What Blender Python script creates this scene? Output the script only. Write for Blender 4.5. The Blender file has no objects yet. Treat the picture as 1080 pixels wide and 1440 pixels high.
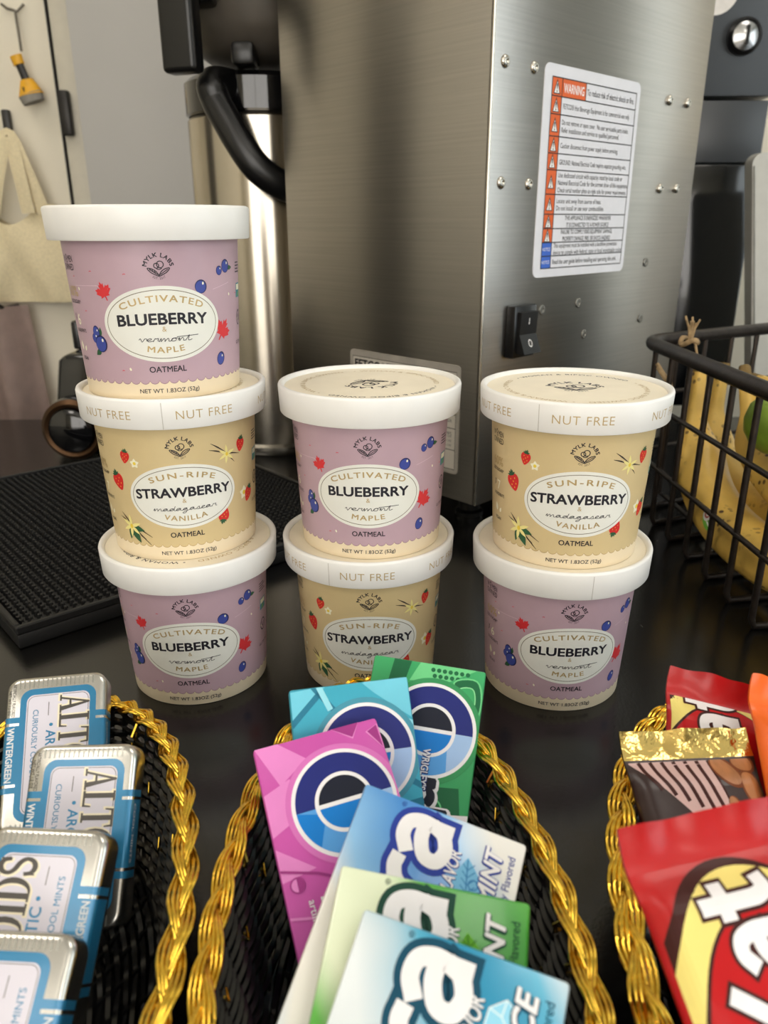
import bpy, bmesh, math, random
from mathutils import Vector, Matrix
random.seed(7)
R = math.radians
scn = bpy.context.scene
col = scn.collection

# ------------------------------------------------------------------ camera
F, PITCH, CAMH, ROLL = 1081.0, 0.3601, 0.2533, -0.0037
cam_d = bpy.data.cameras.new('camera')
cam_d.sensor_fit = 'VERTICAL'; cam_d.sensor_height = 36.0; cam_d.sensor_width = 27.0
cam_d.lens = 36.0 * F / 1440.0
cam_d.clip_start = 0.01
cam_d.dof.use_dof = True; cam_d.dof.focus_distance = 0.385; cam_d.dof.aperture_fstop = 14.0
cam = bpy.data.objects.new('camera', cam_d); col.objects.link(cam)
cam.matrix_world = Matrix.Translation((0, 0, CAMH)) @ Matrix.Rotation(math.pi/2 - PITCH, 4, 'X') @ Matrix.Rotation(ROLL, 4, 'Z')
scn.camera = cam

# ------------------------------------------------------------------ world, exposure
wd = bpy.data.worlds.new('world'); scn.world = wd; wd.use_nodes = True
wd.node_tree.nodes['Background'].inputs[0].default_value = (0.85, 0.92, 1.0, 1)
wd.node_tree.nodes['Background'].inputs[1].default_value = 0.6
vs = scn.view_settings
vs.view_transform = 'Standard'; vs.look = 'None'; vs.gamma = 1.0; vs.use_curve_mapping = False
vs.exposure = 0.22

# light strengths of the ceiling panels, the front window and the added windows (used by their builders below)
CEIL_E, WIN_R_E, WIN_F_E = 5.5, 2.6, 3.4

# ------------------------------------------------------------------ pixel -> place helpers
CP, SP = math.cos(PITCH), math.sin(PITCH)
CAMO = Vector((0, 0, CAMH))
def ray(px, py):
    dx, dy = px-540, py-720
    cr, sr = math.cos(-ROLL), math.sin(-ROLL)
    X, Y = dx*cr-dy*sr, dx*sr+dy*cr
    return Vector((X/F, CP-(Y/F)*SP, -SP-(Y/F)*CP))
def atz(px, py, z=0.0):
    d = ray(px, py); return CAMO + d*((z-CAMH)/d.z)
def aty(px, py, y):
    d = ray(px, py); return CAMO + d*(y/d.y)
def onplane(px, py, P, N):
    d = ray(px, py); return CAMO + d*((Vector(P)-CAMO).dot(N)/d.dot(N))

# ------------------------------------------------------------------ materials
def lin(c):
    return tuple(((v/255.0)/12.92 if v/255.0 <= 0.04045 else ((v/255.0+0.055)/1.055)**2.4) for v in c)
MC = {}
def mat(name, rgb, rough=0.5, metal=0.0, coat=0.0, var=0.05, vscale=60.0, bump=0.0, bscale=200.0, rgb2=None, aniso=None, spec=0.5, trans=0.0, stretch=None):
    if name in MC: return MC[name]
    m = bpy.data.materials.new(name); m.use_nodes = True
    nt = m.node_tree; b = nt.nodes['Principled BSDF']
    b.inputs['Roughness'].default_value = rough; b.inputs['Metallic'].default_value = metal
    b.inputs['Coat Weight'].default_value = coat; b.inputs['Coat Roughness'].default_value = 0.08
    b.inputs['Specular IOR Level'].default_value = spec
    if trans: b.inputs['Transmission Weight'].default_value = trans
    c = lin(rgb)
    c2 = lin(rgb2) if rgb2 else tuple(max(0, v*(1-3*var)) for v in c)
    tc = nt.nodes.new('ShaderNodeTexCoord')
    src = tc.outputs['Object']
    if stretch:
        mp = nt.nodes.new('ShaderNodeMapping'); mp.inputs['Scale'].default_value = stretch
        nt.links.new(src, mp.inputs[0]); src = mp.outputs[0]
    n = nt.nodes.new('ShaderNodeTexNoise'); n.inputs['Scale'].default_value = vscale; n.inputs['Detail'].default_value = 4
    nt.links.new(src, n.inputs['Vector'])
    rp = nt.nodes.new('ShaderNodeValToRGB')
    rp.color_ramp.elements[0].position = 0.35; rp.color_ramp.elements[1].position = 0.65
    rp.color_ramp.elements[0].color = (*c2, 1); rp.color_ramp.elements[1].color = (*c, 1)
    nt.links.new(n.outputs[0], rp.inputs[0]); nt.links.new(rp.outputs[0], b.inputs['Base Color'])
    if bump:
        n2 = nt.nodes.new('ShaderNodeTexNoise'); n2.inputs['Scale'].default_value = bscale; n2.inputs['Detail'].default_value = 3
        nt.links.new(src, n2.inputs['Vector'])
        bp = nt.nodes.new('ShaderNodeBump'); bp.inputs['Strength'].default_value = bump; bp.inputs['Distance'].default_value = 0.001
        nt.links.new(n2.outputs[0], bp.inputs['Height']); nt.links.new(bp.outputs[0], b.inputs['Normal'])
    if aniso:
        b.inputs['Anisotropic'].default_value = aniso; b.inputs['Anisotropic Rotation'].default_value = 0.25
        tg = nt.nodes.new('ShaderNodeTangent'); tg.direction_type = 'RADIAL'; tg.axis = 'Z'
        nt.links.new(tg.outputs[0], b.inputs['Tangent'])
    MC[name] = m
    return m
def emis(name, rgb, e):
    m = bpy.data.materials.new(name); m.use_nodes = True
    b = m.node_tree.nodes['Principled BSDF']
    b.inputs['Base Color'].default_value = (0.8, 0.8, 0.8, 1)
    b.inputs['Emission Color'].default_value = (*lin(rgb), 1); b.inputs['Emission Strength'].default_value = e
    return m
def ink(name, rgb, rough=0.5, metal=0.0, coat=0.0):
    return mat('ink_'+name, rgb, rough, metal, coat, var=0.015)

# ------------------------------------------------------------------ object helpers
def empty(name, loc=(0, 0, 0), rz=0.0, M=None):
    o = bpy.data.objects.new(name, None); col.objects.link(o); o.empty_display_size = 0.02
    if M is not None: o.matrix_world = M
    else: o.location = loc; o.rotation_euler = (0, 0, rz)
    return o
def tag(o, label, cat, group=None):
    o['label'] = label; o['category'] = cat
    if group: o['group'] = group
    return o
def mesh_obj(name, me, parent=None):
    o = bpy.data.objects.new(name, me); col.objects.link(o)
    if parent: o.parent = parent
    return o
def finish(name, bm, m, parent=None, smooth=False, angle=40):
    me = bpy.data.meshes.new(name); bm.to_mesh(me); bm.free()
    for x in (m if isinstance(m, (list, tuple)) else [m]): me.materials.append(x)
    if smooth:
        for p in me.polygons: p.use_smooth = True
        try: me.set_sharp_from_angle(angle=R(angle))
        except Exception: pass
    return mesh_obj(name, me, parent)
def struct(o): o['kind'] = 'structure'; return o
def bm_box(bm, x0, x1, y0, y1, z0, z1, bevel=0.0, seg=2):
    vs_ = [bm.verts.new(p) for p in ((x0,y0,z0),(x1,y0,z0),(x1,y1,z0),(x0,y1,z0),(x0,y0,z1),(x1,y0,z1),(x1,y1,z1),(x0,y1,z1))]
    fs = [bm.faces.new([vs_[i] for i in f]) for f in ((3,2,1,0),(4,5,6,7),(0,1,5,4),(1,2,6,5),(2,3,7,6),(3,0,4,7))]
    if bevel:
        es = list({e for f in fs for e in f.edges})
        bmesh.ops.bevel(bm, geom=es, offset=bevel, segments=seg, profile=0.5, affect='EDGES')
def box(name, x0, x1, y0, y1, z0, z1, m, parent=None, bevel=0.0, seg=2):
    bm = bmesh.new(); bm_box(bm, x0, x1, y0, y1, z0, z1, bevel, seg)
    return finish(name, bm, m, parent, smooth=bool(bevel))
def bm_rev(bm, prof, n=96, cap=False):
    rings = []
    for r, z in prof:
        if r < 1e-6: rings.append([bm.verts.new((0, 0, z))])
        else: rings.append([bm.verts.new((r*math.sin(2*math.pi*i/n), -r*math.cos(2*math.pi*i/n), z)) for i in range(n)])
    for a, b in zip(rings, rings[1:]):
        for i in range(n):
            j = (i+1) % n
            if len(a) == 1 and len(b) == 1: continue
            if len(a) == 1: bm.faces.new((a[0], b[j], b[i]))
            elif len(b) == 1: bm.faces.new((a[i], a[j], b[0]))
            else: bm.faces.new((a[i], a[j], b[j], b[i]))
def rev(name, prof, m, parent=None, n=96, angle=35):
    bm = bmesh.new(); bm_rev(bm, prof, n)
    bmesh.ops.recalc_face_normals(bm, faces=bm.faces)
    return finish(name, bm, m, parent, True, angle)
def bm_tube(bm, pts, rad, k=6, closed=False, caps=True, up=Vector((0, 0, 1)), flat=1.0):
    pts = [Vector(p) for p in pts]; n = len(pts); rings = []
    for i, p in enumerate(pts):
        a = pts[(i-1) % n] if (closed or i > 0) else p
        b = pts[(i+1) % n] if (closed or i < n-1) else p
        t = (b-a)
        if t.length < 1e-9: t = Vector((0, 0, 1))
        t.normalize()
        s = t.cross(up)
        if s.length < 1e-3: s = t.cross(Vector((0, 1, 0.01)))
        s.normalize(); u = s.cross(t)
        r = rad[i] if isinstance(rad, (list, tuple)) else rad
        rings.append([bm.verts.new(p + s*(r*math.cos(2*math.pi*q/k)) + u*(r*flat*math.sin(2*math.pi*q/k))) for q in range(k)])
    m = n if closed else n-1
    for i in range(m):
        a, b = rings[i], rings[(i+1) % n]
        for q in range(k):
            bm.faces.new((a[q], a[(q+1) % k], b[(q+1) % k], b[q]))
    if caps and not closed:
        bm.faces.new(rings[0][::-1]); bm.faces.new(rings[-1])
def tube(name, pts, rad, m, parent=None, k=8, closed=False, flat=1.0, up=Vector((0, 0, 1))):
    bm = bmesh.new(); bm_tube(bm, pts, rad, k, closed, True, up, flat)
    bmesh.ops.recalc_face_normals(bm, faces=bm.faces)
    return finish(name, bm, m, parent, True, 60)
def smoothline(ctrl, n=10, closed=False):
    P = [Vector(p) for p in ctrl]; out = []; N = len(P)
    rng = range(N if closed else N-1)
    for i in rng:
        p0 = P[(i-1) % N] if (closed or i > 0) else P[0]*2-P[1]
        p1 = P[i]; p2 = P[(i+1) % N]
        p3 = P[(i+2) % N] if (closed or i+2 < N) else P[-1]*2-P[-2]
        for k in range(n):
            t = k/n
            out.append(0.5*((2*p1)+(p2-p0)*t+(2*p0-5*p1+4*p2-p3)*t*t+(3*p1-p0-3*p2+p3)*t**3))
    if not closed: out.append(P[-1].copy())
    return out
def copy_tree(o, parent=None):
    c = o.copy(); col.objects.link(c); c.parent = parent
    for ch in list(o.children): copy_tree(ch, c)
    return c

# ------------------------------------------------------------------ flat print: lettering, badges, drawings
TXT = {}
def text_mesh(s, bold=0.0, shear=0.0, sp=1.0):
    key = (s, bold, shear, sp)
    if key in TXT: return TXT[key]
    cu = bpy.data.curves.new('t', 'FONT'); cu.body = s; cu.size = 1.0; cu.resolution_u = 3
    cu.offset = bold; cu.shear = shear; cu.space_character = sp; cu.fill_mode = 'FRONT'
    o = bpy.data.objects.new('t', cu); me = bpy.data.meshes.new_from_object(o)
    vs_ = [(v.co.x, v.co.y) for v in me.vertices]; fs = [tuple(p.vertices) for p in me.polygons]
    bpy.data.objects.remove(o); bpy.data.curves.remove(cu); bpy.data.meshes.remove(me)
    TXT[key] = (vs_, fs)
    return TXT[key]
_h = text_mesh('H')[0]; CAPH = max(v[1] for v in _h)
class Art:
    """Flat print in millimetres; layers stack by hundredths of a millimetre."""
    def __init__(s): s.bm = bmesh.new(); s.mats = []
    def mi(s, m):
        if m not in s.mats: s.mats.append(m)
        return s.mats.index(m)
    def poly(s, pts, m, lay=0):
        f = s.bm.faces.new([s.bm.verts.new((p[0], p[1], lay)) for p in pts]); f.material_index = s.mi(m)
        f.normal_update()
        if f.normal.z < 0: f.normal_flip()
    def stroke(s, pts, w, m, lay=0, closed=False, taper=False):
        P = [Vector((p[0], p[1])) for p in pts]; n = len(P); L = []
        for i, p in enumerate(P):
            a = P[(i-1) % n] if (closed or i > 0) else p
            b = P[(i+1) % n] if (closed or i < n-1) else p
            t = (b-a)
            if t.length < 1e-9: t = Vector((1, 0))
            t.normalize(); nn = Vector((-t.y, t.x))
            ww = w/2*(1-0.8*abs(2*i/(n-1)-1)) if taper else w/2
            L.append((s.bm.verts.new((*(p+nn*ww), lay)), s.bm.verts.new((*(p-nn*ww), lay))))
        idx = s.mi(m)
        for i in range(n if closed else n-1):
            a, b = L[i], L[(i+1) % n]
            f = s.bm.faces.new((a[1], b[1], b[0], a[0])); f.material_index = idx
    def ell(s, cx, cy, rx, ry, m, lay=0, rot=0.0, n=36, a0=0.0, a1=360.0):
        pts = []; full = abs(a1-a0) >= 360
        for i in range(n + (0 if full else 1)):
            a = R(a0+(a1-a0)*i/n); x, y = rx*math.cos(a), ry*math.sin(a)
            pts.append((cx+x*math.cos(R(rot))-y*math.sin(R(rot)), cy+x*math.sin(R(rot))+y*math.cos(R(rot))))
        s.poly(pts, m, lay)
    def ring(s, cx, cy, rx, ry, w, m, lay=0, n=60, a0=0.0, a1=360.0, rot=0.0):
        full = abs(a1-a0) >= 360; pts = []
        for i in range(n + (0 if full else 1)):
            a = R(a0+(a1-a0)*i/n); x, y = rx*math.cos(a), ry*math.sin(a)
            pts.append((cx+x*math.cos(R(rot))-y*math.sin(R(rot)), cy+x*math.sin(R(rot))+y*math.cos(R(rot))))
        s.stroke(pts, w, m, lay, closed=full)
    def rect(s, x0, x1, y0, y1, m, lay=0, r=0.0):
        if r <= 0: s.poly(((x0,y0),(x1,y0),(x1,y1),(x0,y1)), m, lay); return
        pts = []
        for cx, cy, a in ((x1-r,y1-r,0),(x0+r,y1-r,90),(x0+r,y0+r,180),(x1-r,y0+r,270)):
            for k in range(7): pts.append((cx+r*math.cos(R(a+15*k)), cy+r*math.sin(R(a+15*k))))
        s.poly(pts, m, lay)
    def text(s, st, cx, cy, cap, m, lay=0, bold=0.0, shear=0.0, sx=1.0, sp=1.0, rot=0.0, arc=None, bow=0.0, width=None, align='C', mid=False):
        V, Fc = text_mesh(st, min(bold, 0.0), shear, sp)
        if not V: return
        if bold > 0:
            nb = 4 if bold*cap < .12 else (8 if bold*cap < 1.2 else 16); V0, F0, V, Fc = V, Fc, [], []; nv0 = len(V0)
            for i_ in range(nb):
                a_ = 2*math.pi*(i_+.5)/nb; b0 = len(V)
                V += [(x_+bold*math.cos(a_), y_+bold*math.sin(a_)) for x_, y_ in V0]; Fc += [tuple(b0+j_ for j_ in f_) for f_ in F0]
            if nb > 4: b0 = len(V); V += V0; Fc += [tuple(b0+j_ for j_ in f_) for f_ in F0]
        k = cap/CAPH; x0 = min(v[0] for v in V); x1 = max(v[0] for v in V)
        kx = k*sx
        if width: kx = width/(x1-x0)
        xc = {'C': (x0+x1)/2, 'L': x0, 'R': x1}[align]
        out = []; nv0 = nv0 if bold > 0 else len(V)
        for vi, (x, y) in enumerate(V):
            x = (x-xc)*kx; y = y*k - (cap/2 if mid else 0)
            if arc:   # positive: over the top of a circle of that radius, negative: along its bottom
                if arc > 0: a = x/arc; x, y = (arc+y)*math.sin(a), (arc+y)*math.cos(a)
                else: a = x/(-arc); x, y = (-arc-y)*math.sin(a), -(-arc-y)*math.cos(a)
            y += bow*x*x
            c, q = math.cos(R(rot)), math.sin(R(rot))
            out.append(s.bm.verts.new((cx+x*c-y*q, cy+x*q+y*c, lay+.045*(vi//nv0))))
        idx = s.mi(m)
        for f in Fc:
            try:
                g = s.bm.faces.new([out[i] for i in f]); g.material_index = idx; g.normal_update()
                if g.normal.z < 0: g.normal_flip()
            except ValueError: pass
    def add(s, other, dx, dy, k=1.0, rot=0.0, dl=0):
        c, q = math.cos(R(rot)), math.sin(R(rot)); mp = {}
        for v in other.bm.verts:
            mp[v] = s.bm.verts.new((dx+k*(v.co.x*c-v.co.y*q), dy+k*(v.co.x*q+v.co.y*c), v.co.z+dl))
        for f in other.bm.faces:
            g = s.bm.faces.new([mp[v] for v in f.verts]); g.material_index = s.mi(other.mats[f.material_index])
    def build(s, name, parent, fn, cu=None, cv=None, base=0.00004, step=0.00003, unit=0.001, clip=None):
        bm = s.bm
        def cut(co, no, **kw):
            bmesh.ops.bisect_plane(bm, geom=bm.verts[:]+bm.edges[:]+bm.faces[:], plane_co=co, plane_no=no, dist=1e-6, **kw)
        if clip:
            x0, x1, y0, y1 = clip
            cut((x1,0,0), (1,0,0), clear_outer=True); cut((x0,0,0), (-1,0,0), clear_outer=True)
            cut((0,y1,0), (0,1,0), clear_outer=True); cut((0,y0,0), (0,-1,0), clear_outer=True)
        bmesh.ops.triangulate(bm, faces=[f for f in bm.faces if len(f.verts) > 4])
        for c, ax in ((cu, 0), (cv, 1)):
            if c:
                lo = min(v.co[ax] for v in bm.verts); hi = max(v.co[ax] for v in bm.verts)
                x = math.ceil(lo/c)*c
                while x < hi:
                    p = [0, 0, 0]; p[ax] = x; nrm = [0, 0, 0]; nrm[ax] = 1; cut(p, nrm); x += c
        for v in bm.verts: v.co = fn(v.co.x*unit, v.co.y*unit, base+step*v.co.z)
        return finish(name, bm, s.mats, parent)
def flat_map(z): return lambda x, y, h: Vector((x, y, z+h))
# handwriting drawn as pen strokes, x advance per letter
PEN = {
 'v': ([(0,.6),(.12,1),(.3,.05),(.52,.95),(.72,.8)], .7),
 'e': ([(0,.4),(.3,.55),(.42,.85),(.25,1),(.08,.6),(.2,.08),(.6,.25)], .6),
 'r': ([(0,.1),(.12,.95),(.2,.85),(.42,.95),(.4,.3),(.6,.1)], .55),
 'm': ([(0,.2),(.12,.95),(.15,.05),(.35,.9),(.47,.6),(.48,.05),(.7,.9),(.82,.6),(.84,.1),(1.05,.15)], 1.05),
 'n': ([(0,.2),(.12,.95),(.15,.05),(.35,.9),(.5,.6),(.52,.1),(.75,.15)], .75),
 'o': ([(0,.4),(.2,.95),(.02,.6),(.1,.08),(.38,.15),(.42,.7),(.2,.95),(.65,.8)], .6),
 't': ([(0,.2),(.25,1.6),(.22,.3),(.35,.05),(.6,.3)], .55),
 'a': ([(0,.2),(.4,.9),(.15,.9),(.02,.4),(.15,.05),(.4,.5),(.44,.9),(.44,.2),(.7,.15)], .7),
 'd': ([(0,.2),(.4,.85),(.12,.85),(.02,.4),(.15,.05),(.42,.5),(.52,1.8),(.46,.3),(.7,.15)], .7),
 'g': ([(0,.3),(.4,.9),(.12,.85),(.04,.4),(.2,.15),(.42,.6),(.38,-.7),(.1,-1.0),(.1,-.6),(.7,.2)], .7),
 's': ([(0,.1),(.25,1.0),(.32,.6),(.35,.15),(.1,.05),(.6,.15)], .55),
 'c': ([(0,.2),(.35,.85),(.15,.95),(.03,.45),(.2,.05),(.55,.2)], .5)}
def pen_word(A, word, cx, cy, xh, width, w, m, lay):
    pts = []; x = 0
    for ch in word:
        p, adv = PEN[ch]; pts += [(x+a, b) for a, b in p]; x += adv
    k = width/x
    P = [(cx-width/2+a*k+b*xh*0.25, cy+b*xh) for a, b in pts]
    A.stroke([(v.x, v.y) for v in smoothline([(a, b, 0) for a, b in P], 5)], w, m, lay)
    if word[-1] == 't': A.stroke([(cx+width/2-1.35*k, cy+1.25*xh), (cx+width/2+0.7*k, cy+1.5*xh)], w, m, lay+1)

# chunky display letters drawn as broad strokes (x-height 1)
BLK = {'K': ([[(0,0),(0,1.45)], [(.92,1.5),(.06,.60)], [(.26,.82),(1.02,-.03)]], 1.30), 'i': ([[(0,0),(0,1.0)], [(0,1.25),(0,1.5)]], .48),
 't': ([[(.30,1.38),(.30,.6),(.32,.25),(.46,.06),(.72,.08)], [(0,.98),(.70,.98)]], .98),
 'a': ([[(.10,.86),(.36,1.0),(.66,.94),(.80,.66),(.80,.3),(.82,0)], [(.80,.58),(.42,.58),(.12,.42),(.12,.14),(.40,0),(.70,.12),(.80,.34)]], 1.18),
 'r': ([[(0,0),(0,1.02)], [(0,.55),(.16,.86),(.40,.98),(.60,.96)]], .74), 'e': ([[(.08,.5),(.80,.5),(.74,.86),(.42,1.0),(.12,.8),(.06,.42),(.26,.06),(.78,.08)]], 1.08),
 'x': ([[(0,0),(.80,1)], [(0,1),(.80,0)]], 1.05)}
def block_word(A, word, x_end, y_base, xh, w, m, lay, rot, stretch=1.0, shear=0.0, grow=0.0):
    x = 0; out = []
    for ch in word:
        st, adv = BLK[ch]
        for p in st: out.append([(x+a, b) for a, b in p])
        x += adv
    c, q = math.cos(R(rot)), math.sin(R(rot)); n = 0
    for p in out:
        P = [((a-x+.15)*xh*stretch+b*xh*shear, b*xh, 0) for a, b in p]
        if len(P) > 2: P = [tuple(v) for v in smoothline(P, 5)]
        a0, a1, b0, b1 = Vector(P[0]), Vector(P[1]), Vector(P[-1]), Vector(P[-2])
        P[0] = tuple(a0+(a0-a1).normalized()*(w*.25+grow)); P[-1] = tuple(b0+(b0-b1).normalized()*(w*.25+grow))
        A.stroke([(x_end+u*c-v*q, y_base+u*q+v*c) for u, v, _ in P], w+2*grow, m, lay+.06*n); n += 1

# ================================================================== THE ROOM
m_wall = mat('cream_paint', (230, 223, 205), 0.7, var=0.02, vscale=3)
m_ceil = mat('ceiling_paint', (235, 232, 224), 0.8, var=0.01)
m_floor = mat('floor_vinyl', (120, 112, 100), 0.4, var=0.05, vscale=8)
m_door = mat('grey_door_paint', (176, 174, 170), 0.45, var=0.015, vscale=5)
m_frame = mat('door_frame_paint', (196, 190, 174), 0.5, var=0.02)
m_dark = mat('charcoal_laminate', (58, 61, 65), 0.35, var=0.03, vscale=10)
m_black = mat('black_plastic', (16, 16, 17), 0.3, var=0.02)
m_blackm = mat('black_rubber', (14, 14, 14), 0.55, var=0.04)
XL, XR, YF, YB, ZF, ZC = -1.9, 2.1, -2.4, 1.34, -0.92, 1.75
T = 0.08
struct(box('floor', XL-T, XR+T, YF-T, YB+T, ZF-T, ZF, m_floor))
struct(box('ceiling', XL-T, XR+T, YF-T, YB+T, ZC, ZC+T, m_ceil))

struct(box('wall_left', XL-T, XL, YF, YB, ZF, ZC, m_wall))
def wall_with_hole(name, axis, at0, at1, lo, hi, h0, h1, z0, z1, m):
    bm = bmesh.new()
    def b(a, c, d, e):
        if axis == 'x': bm_box(bm, at0, at1, a, c, d, e)
        else: bm_box(bm, a, c, at0, at1, d, e)
    b(lo, h0, ZF, ZC); b(h1, hi, ZF, ZC); b(h0, h1, ZF, z0); b(h0, h1, z1, ZC)
    return struct(finish(name, bm, m))
m_wallr = mat('cool_grey_paint', (168, 172, 170), .7, var=.02, vscale=3)
wall_with_hole('wall_right', 'x', XR, XR+T, YF, YB, -1.3, 0.2, -0.1, 1.4, m_wallr)
wall_with_hole('wall_front', 'y', YF-T, YF, XL, XR, -1.2, 1.0, -0.2, 1.4, m_wall)
wall_with_hole('wall_back', 'y', YB, YB+T, XL, XR, 1.15, 2.0, -0.3, 1.4, m_wall)
m_winR = emis('added_pane_cool', (215, 228, 235), WIN_R_E)
m_winF = emis('daylight_pane', (255, 250, 243), WIN_F_E)
w = struct(box('added_window_1', XR+0.03, XR+0.05, -1.3, 0.2, -0.1, 1.4, m_winR))  # added unseen window, a cool glow for the brewer's right face
for y in (-1.3, -0.56, 0.17): box('window_frame', XR-0.01, XR+0.03, y, y+0.03, -0.1, 1.4, m_frame, w)
w = struct(box('window_2', -1.2, 1.0, YF-0.05, YF-0.03, -0.2, 1.4, m_winF))
for x in (-1.2, -0.12, 0.97): box('window_frame', x, x+0.03, YF-0.03, YF+0.01, -0.2, 1.4, m_frame, w)
w = struct(box('added_window_3', 1.15, 2.0, YB+.03, YB+.05, -.3, 1.4, emis('added_pane_corner', (222, 234, 236), WIN_R_E*.55)))  # unseen window added to brighten the reflection in the steel side
for x in (1.15, 1.56, 1.97): box('window_frame', x, x+.03, YB-.01, YB+.03, -.3, 1.4, m_frame, w)
d2 = struct(empty('added_door_2', (XL, 0, 0)))  # unseen dark door added so the brewer front reflects a dark stripe
box('door_leaf', 0, .03, .42, .86, ZF+.01, 1.1, mat('added_door_dark', (70, 66, 60), .5), d2)
box('door_jamb', 0, .018, .38, .418, ZF+.01, 1.12, m_frame, d2); box('door_jamb', 0, .018, .862, .90, ZF+.01, 1.12, m_frame, d2)
m_lamp = emis('ceiling_panel_light', (255, 247, 236), CEIL_E)
for i, (x, y, wh) in enumerate(((-0.9, 0.35, 'left of the counter'), (0.75, 0.35, 'right of the counter'), (-0.9, -1.2, 'behind the viewer on the left'), (0.75, -1.2, 'behind the viewer on the right'))):
    o = empty('ceiling_light', (x, y, ZC-0.02)); tag(o, 'flat glowing ceiling panel ' + wh, 'ceiling light', 'ceiling panels')
    box('diffuser', -0.28, 0.28, -0.28, 0.28, 0.004, 0.012, m_lamp, o)
    bm = bmesh.new()
    for a in ((-0.3, -0.28, -0.3, 0.3), (0.28, 0.3, -0.3, 0.3), (-0.28, 0.28, -0.3, -0.28), (-0.28, 0.28, 0.28, 0.3)): bm_box(bm, *a, 0.0, 0.02)
    finish('panel_frame', bm, m_frame, o)

# the door in the back wall
DX = aty(90, 140, YB).x
dr_ = struct(empty('door_1', (0, 0, 0)))
box('door_leaf', DX+0.032, DX+0.86, YB-0.03, YB, ZF+0.01, 1.12, m_door, dr_)
box('door_jamb', DX, DX+0.030, YB-0.018, YB, ZF+0.01, 1.16, m_frame, dr_, 0.003)
box('door_jamb', DX+0.862, DX+0.895, YB-0.018, YB, ZF+0.01, 1.16, m_frame, dr_, 0.003)
box('door_head', DX, DX+0.895, YB-0.018, YB, 1.125, 1.16, m_frame, dr_, 0.003)
m_hinge = mat('dark_hinge', (48, 46, 44), 0.4, 0.6)
hz = aty(95, 160, YB-0.02)
for x_ in (DX-.0035, DX+.0302): box('door_gap', x_, x_+.0022, YB-.020, YB-.0005, ZF+.01, 1.12, m_hinge, dr_)
o = box('hinge', hz.x-0.008, hz.x+0.008, YB-0.034, YB-0.018, hz.z-0.031, hz.z+0.031, m_hinge, dr_, 0.003)

# ------------------------------------------------------------------ counter top
m_counter = mat('black_counter', (14, 13, 12), 0.22, spec=.6, var=0.25, vscale=25, bump=0.06, bscale=500, rgb2=(8, 8, 8))
ct = tag(empty('counter_top', (0, 0, 0)), 'black laminate counter top carrying the cups, baskets and brewer', 'counter')
box('worktop', -1.3, 1.5, -0.25, 1.045, -0.04, 0.0, m_counter, ct, 0.004)
box('base_cabinet', -1.28, 1.48, -0.2, 1.03, ZF, -0.041, m_dark, ct)
sc = mat('counter_scratch', (70, 66, 60), 0.5)
A = Art()
for i in range(60):
    x, y = random.uniform(-260, 300), random.uniform(280, 620); a = random.uniform(0, 3.1); L = random.uniform(0.6, 4)
    A.stroke([(x, y), (x+L*math.cos(a)/2, y+L*math.sin(a)/2+.2), (x+L*math.cos(a), y+L*math.sin(a))], random.uniform(.15, .5), sc, 0)
cr = Art()
A.build('scratches', ct, flat_map(0.0))['kind'] = 'stuff'

# ------------------------------------------------------------------ far left: things hanging on the wall
m_hook = mat('hook_black', (30, 29, 28), 0.4)
m_wire = mat('grey_wire', (120, 115, 105), 0.35, 0.8)
m_yel = mat('yellow_plastic', (232, 172, 30), 0.45)
m_bris = mat('grey_bristle', (150, 146, 138), 0.8, bump=0.4, bscale=900)
WY = YB
def wp(px, py, d): return aty(px, py, WY-d)
hk = tag(empty('wire_hook', wp(22, 12, 0)), 'thin wire hook high on the cream wall holding the yellow brush', 'hook')
h0 = wp(24, 12, 0.012); h0l = hk.location
def rel(p, o): return tuple(Vector(p)-Vector(o.location))
tube('hook_bar', [rel(wp(2, 6, .006), hk), rel(wp(10, 12, .01), hk), rel(wp(24, 16, .012), hk), rel(wp(33, 6, .006), hk)], .002, m_wire, hk)
tube('hanging_rod', [rel(wp(21, 14, .012), hk), rel(wp(26, 45, .014), hk), rel(wp(30, 72, .016), hk)], .002, m_wire, hk)
br = tag(empty('scrub_brush', wp(24, 84, .02)), 'small yellow and black scrub brush hanging on the cream wall', 'brush')
def brush_seg(name, p0, p1, r0, r1, m, k=10, flat=.6):
    a, b = wp(*p0, .022), wp(*p1, .022); n = 6
    pts = [rel(a.lerp(b, i/n), br) for i in range(n+1)]
    return tube(name, pts, [r0+(r1-r0)*i/n for i in range(n+1)], m, br, k, flat=flat, up=Vector((0, 1, 0)))
brush_seg('end_cap', (22, 78), (27, 91), .0095, .0085, m_yel)
brush_seg('grip', (27, 90), (38, 116), .006, .0065, m_black)
brush_seg('brush_head', (37, 112), (44, 134), .010, .020, m_yel)
brush_seg('bristles', (43, 132), (48, 144), .0195, .017, m_bris)
brush_seg('emblem', (36, 124), (38, 130), .003, .003, m_black, flat=3.6)
hk2 = tag(empty('coat_hook', wp(13, 175, 0)), 'black coat hook on the cream wall with the tote bag hanging from it', 'hook')
p = wp(13, 175, .0)
bm = bmesh.new(); bm_box(bm, -.006, .006, -.012, 0, -.020, .020, .003); finish('back_plate', bm, m_hook, hk2, True)
tube('prong', [(0, -.012, -.012), (-.004, -.03, -.024), (-.012, -.04, -.022), (-.02, -.042, -.010)], .003, m_wire, hk2)

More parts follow.
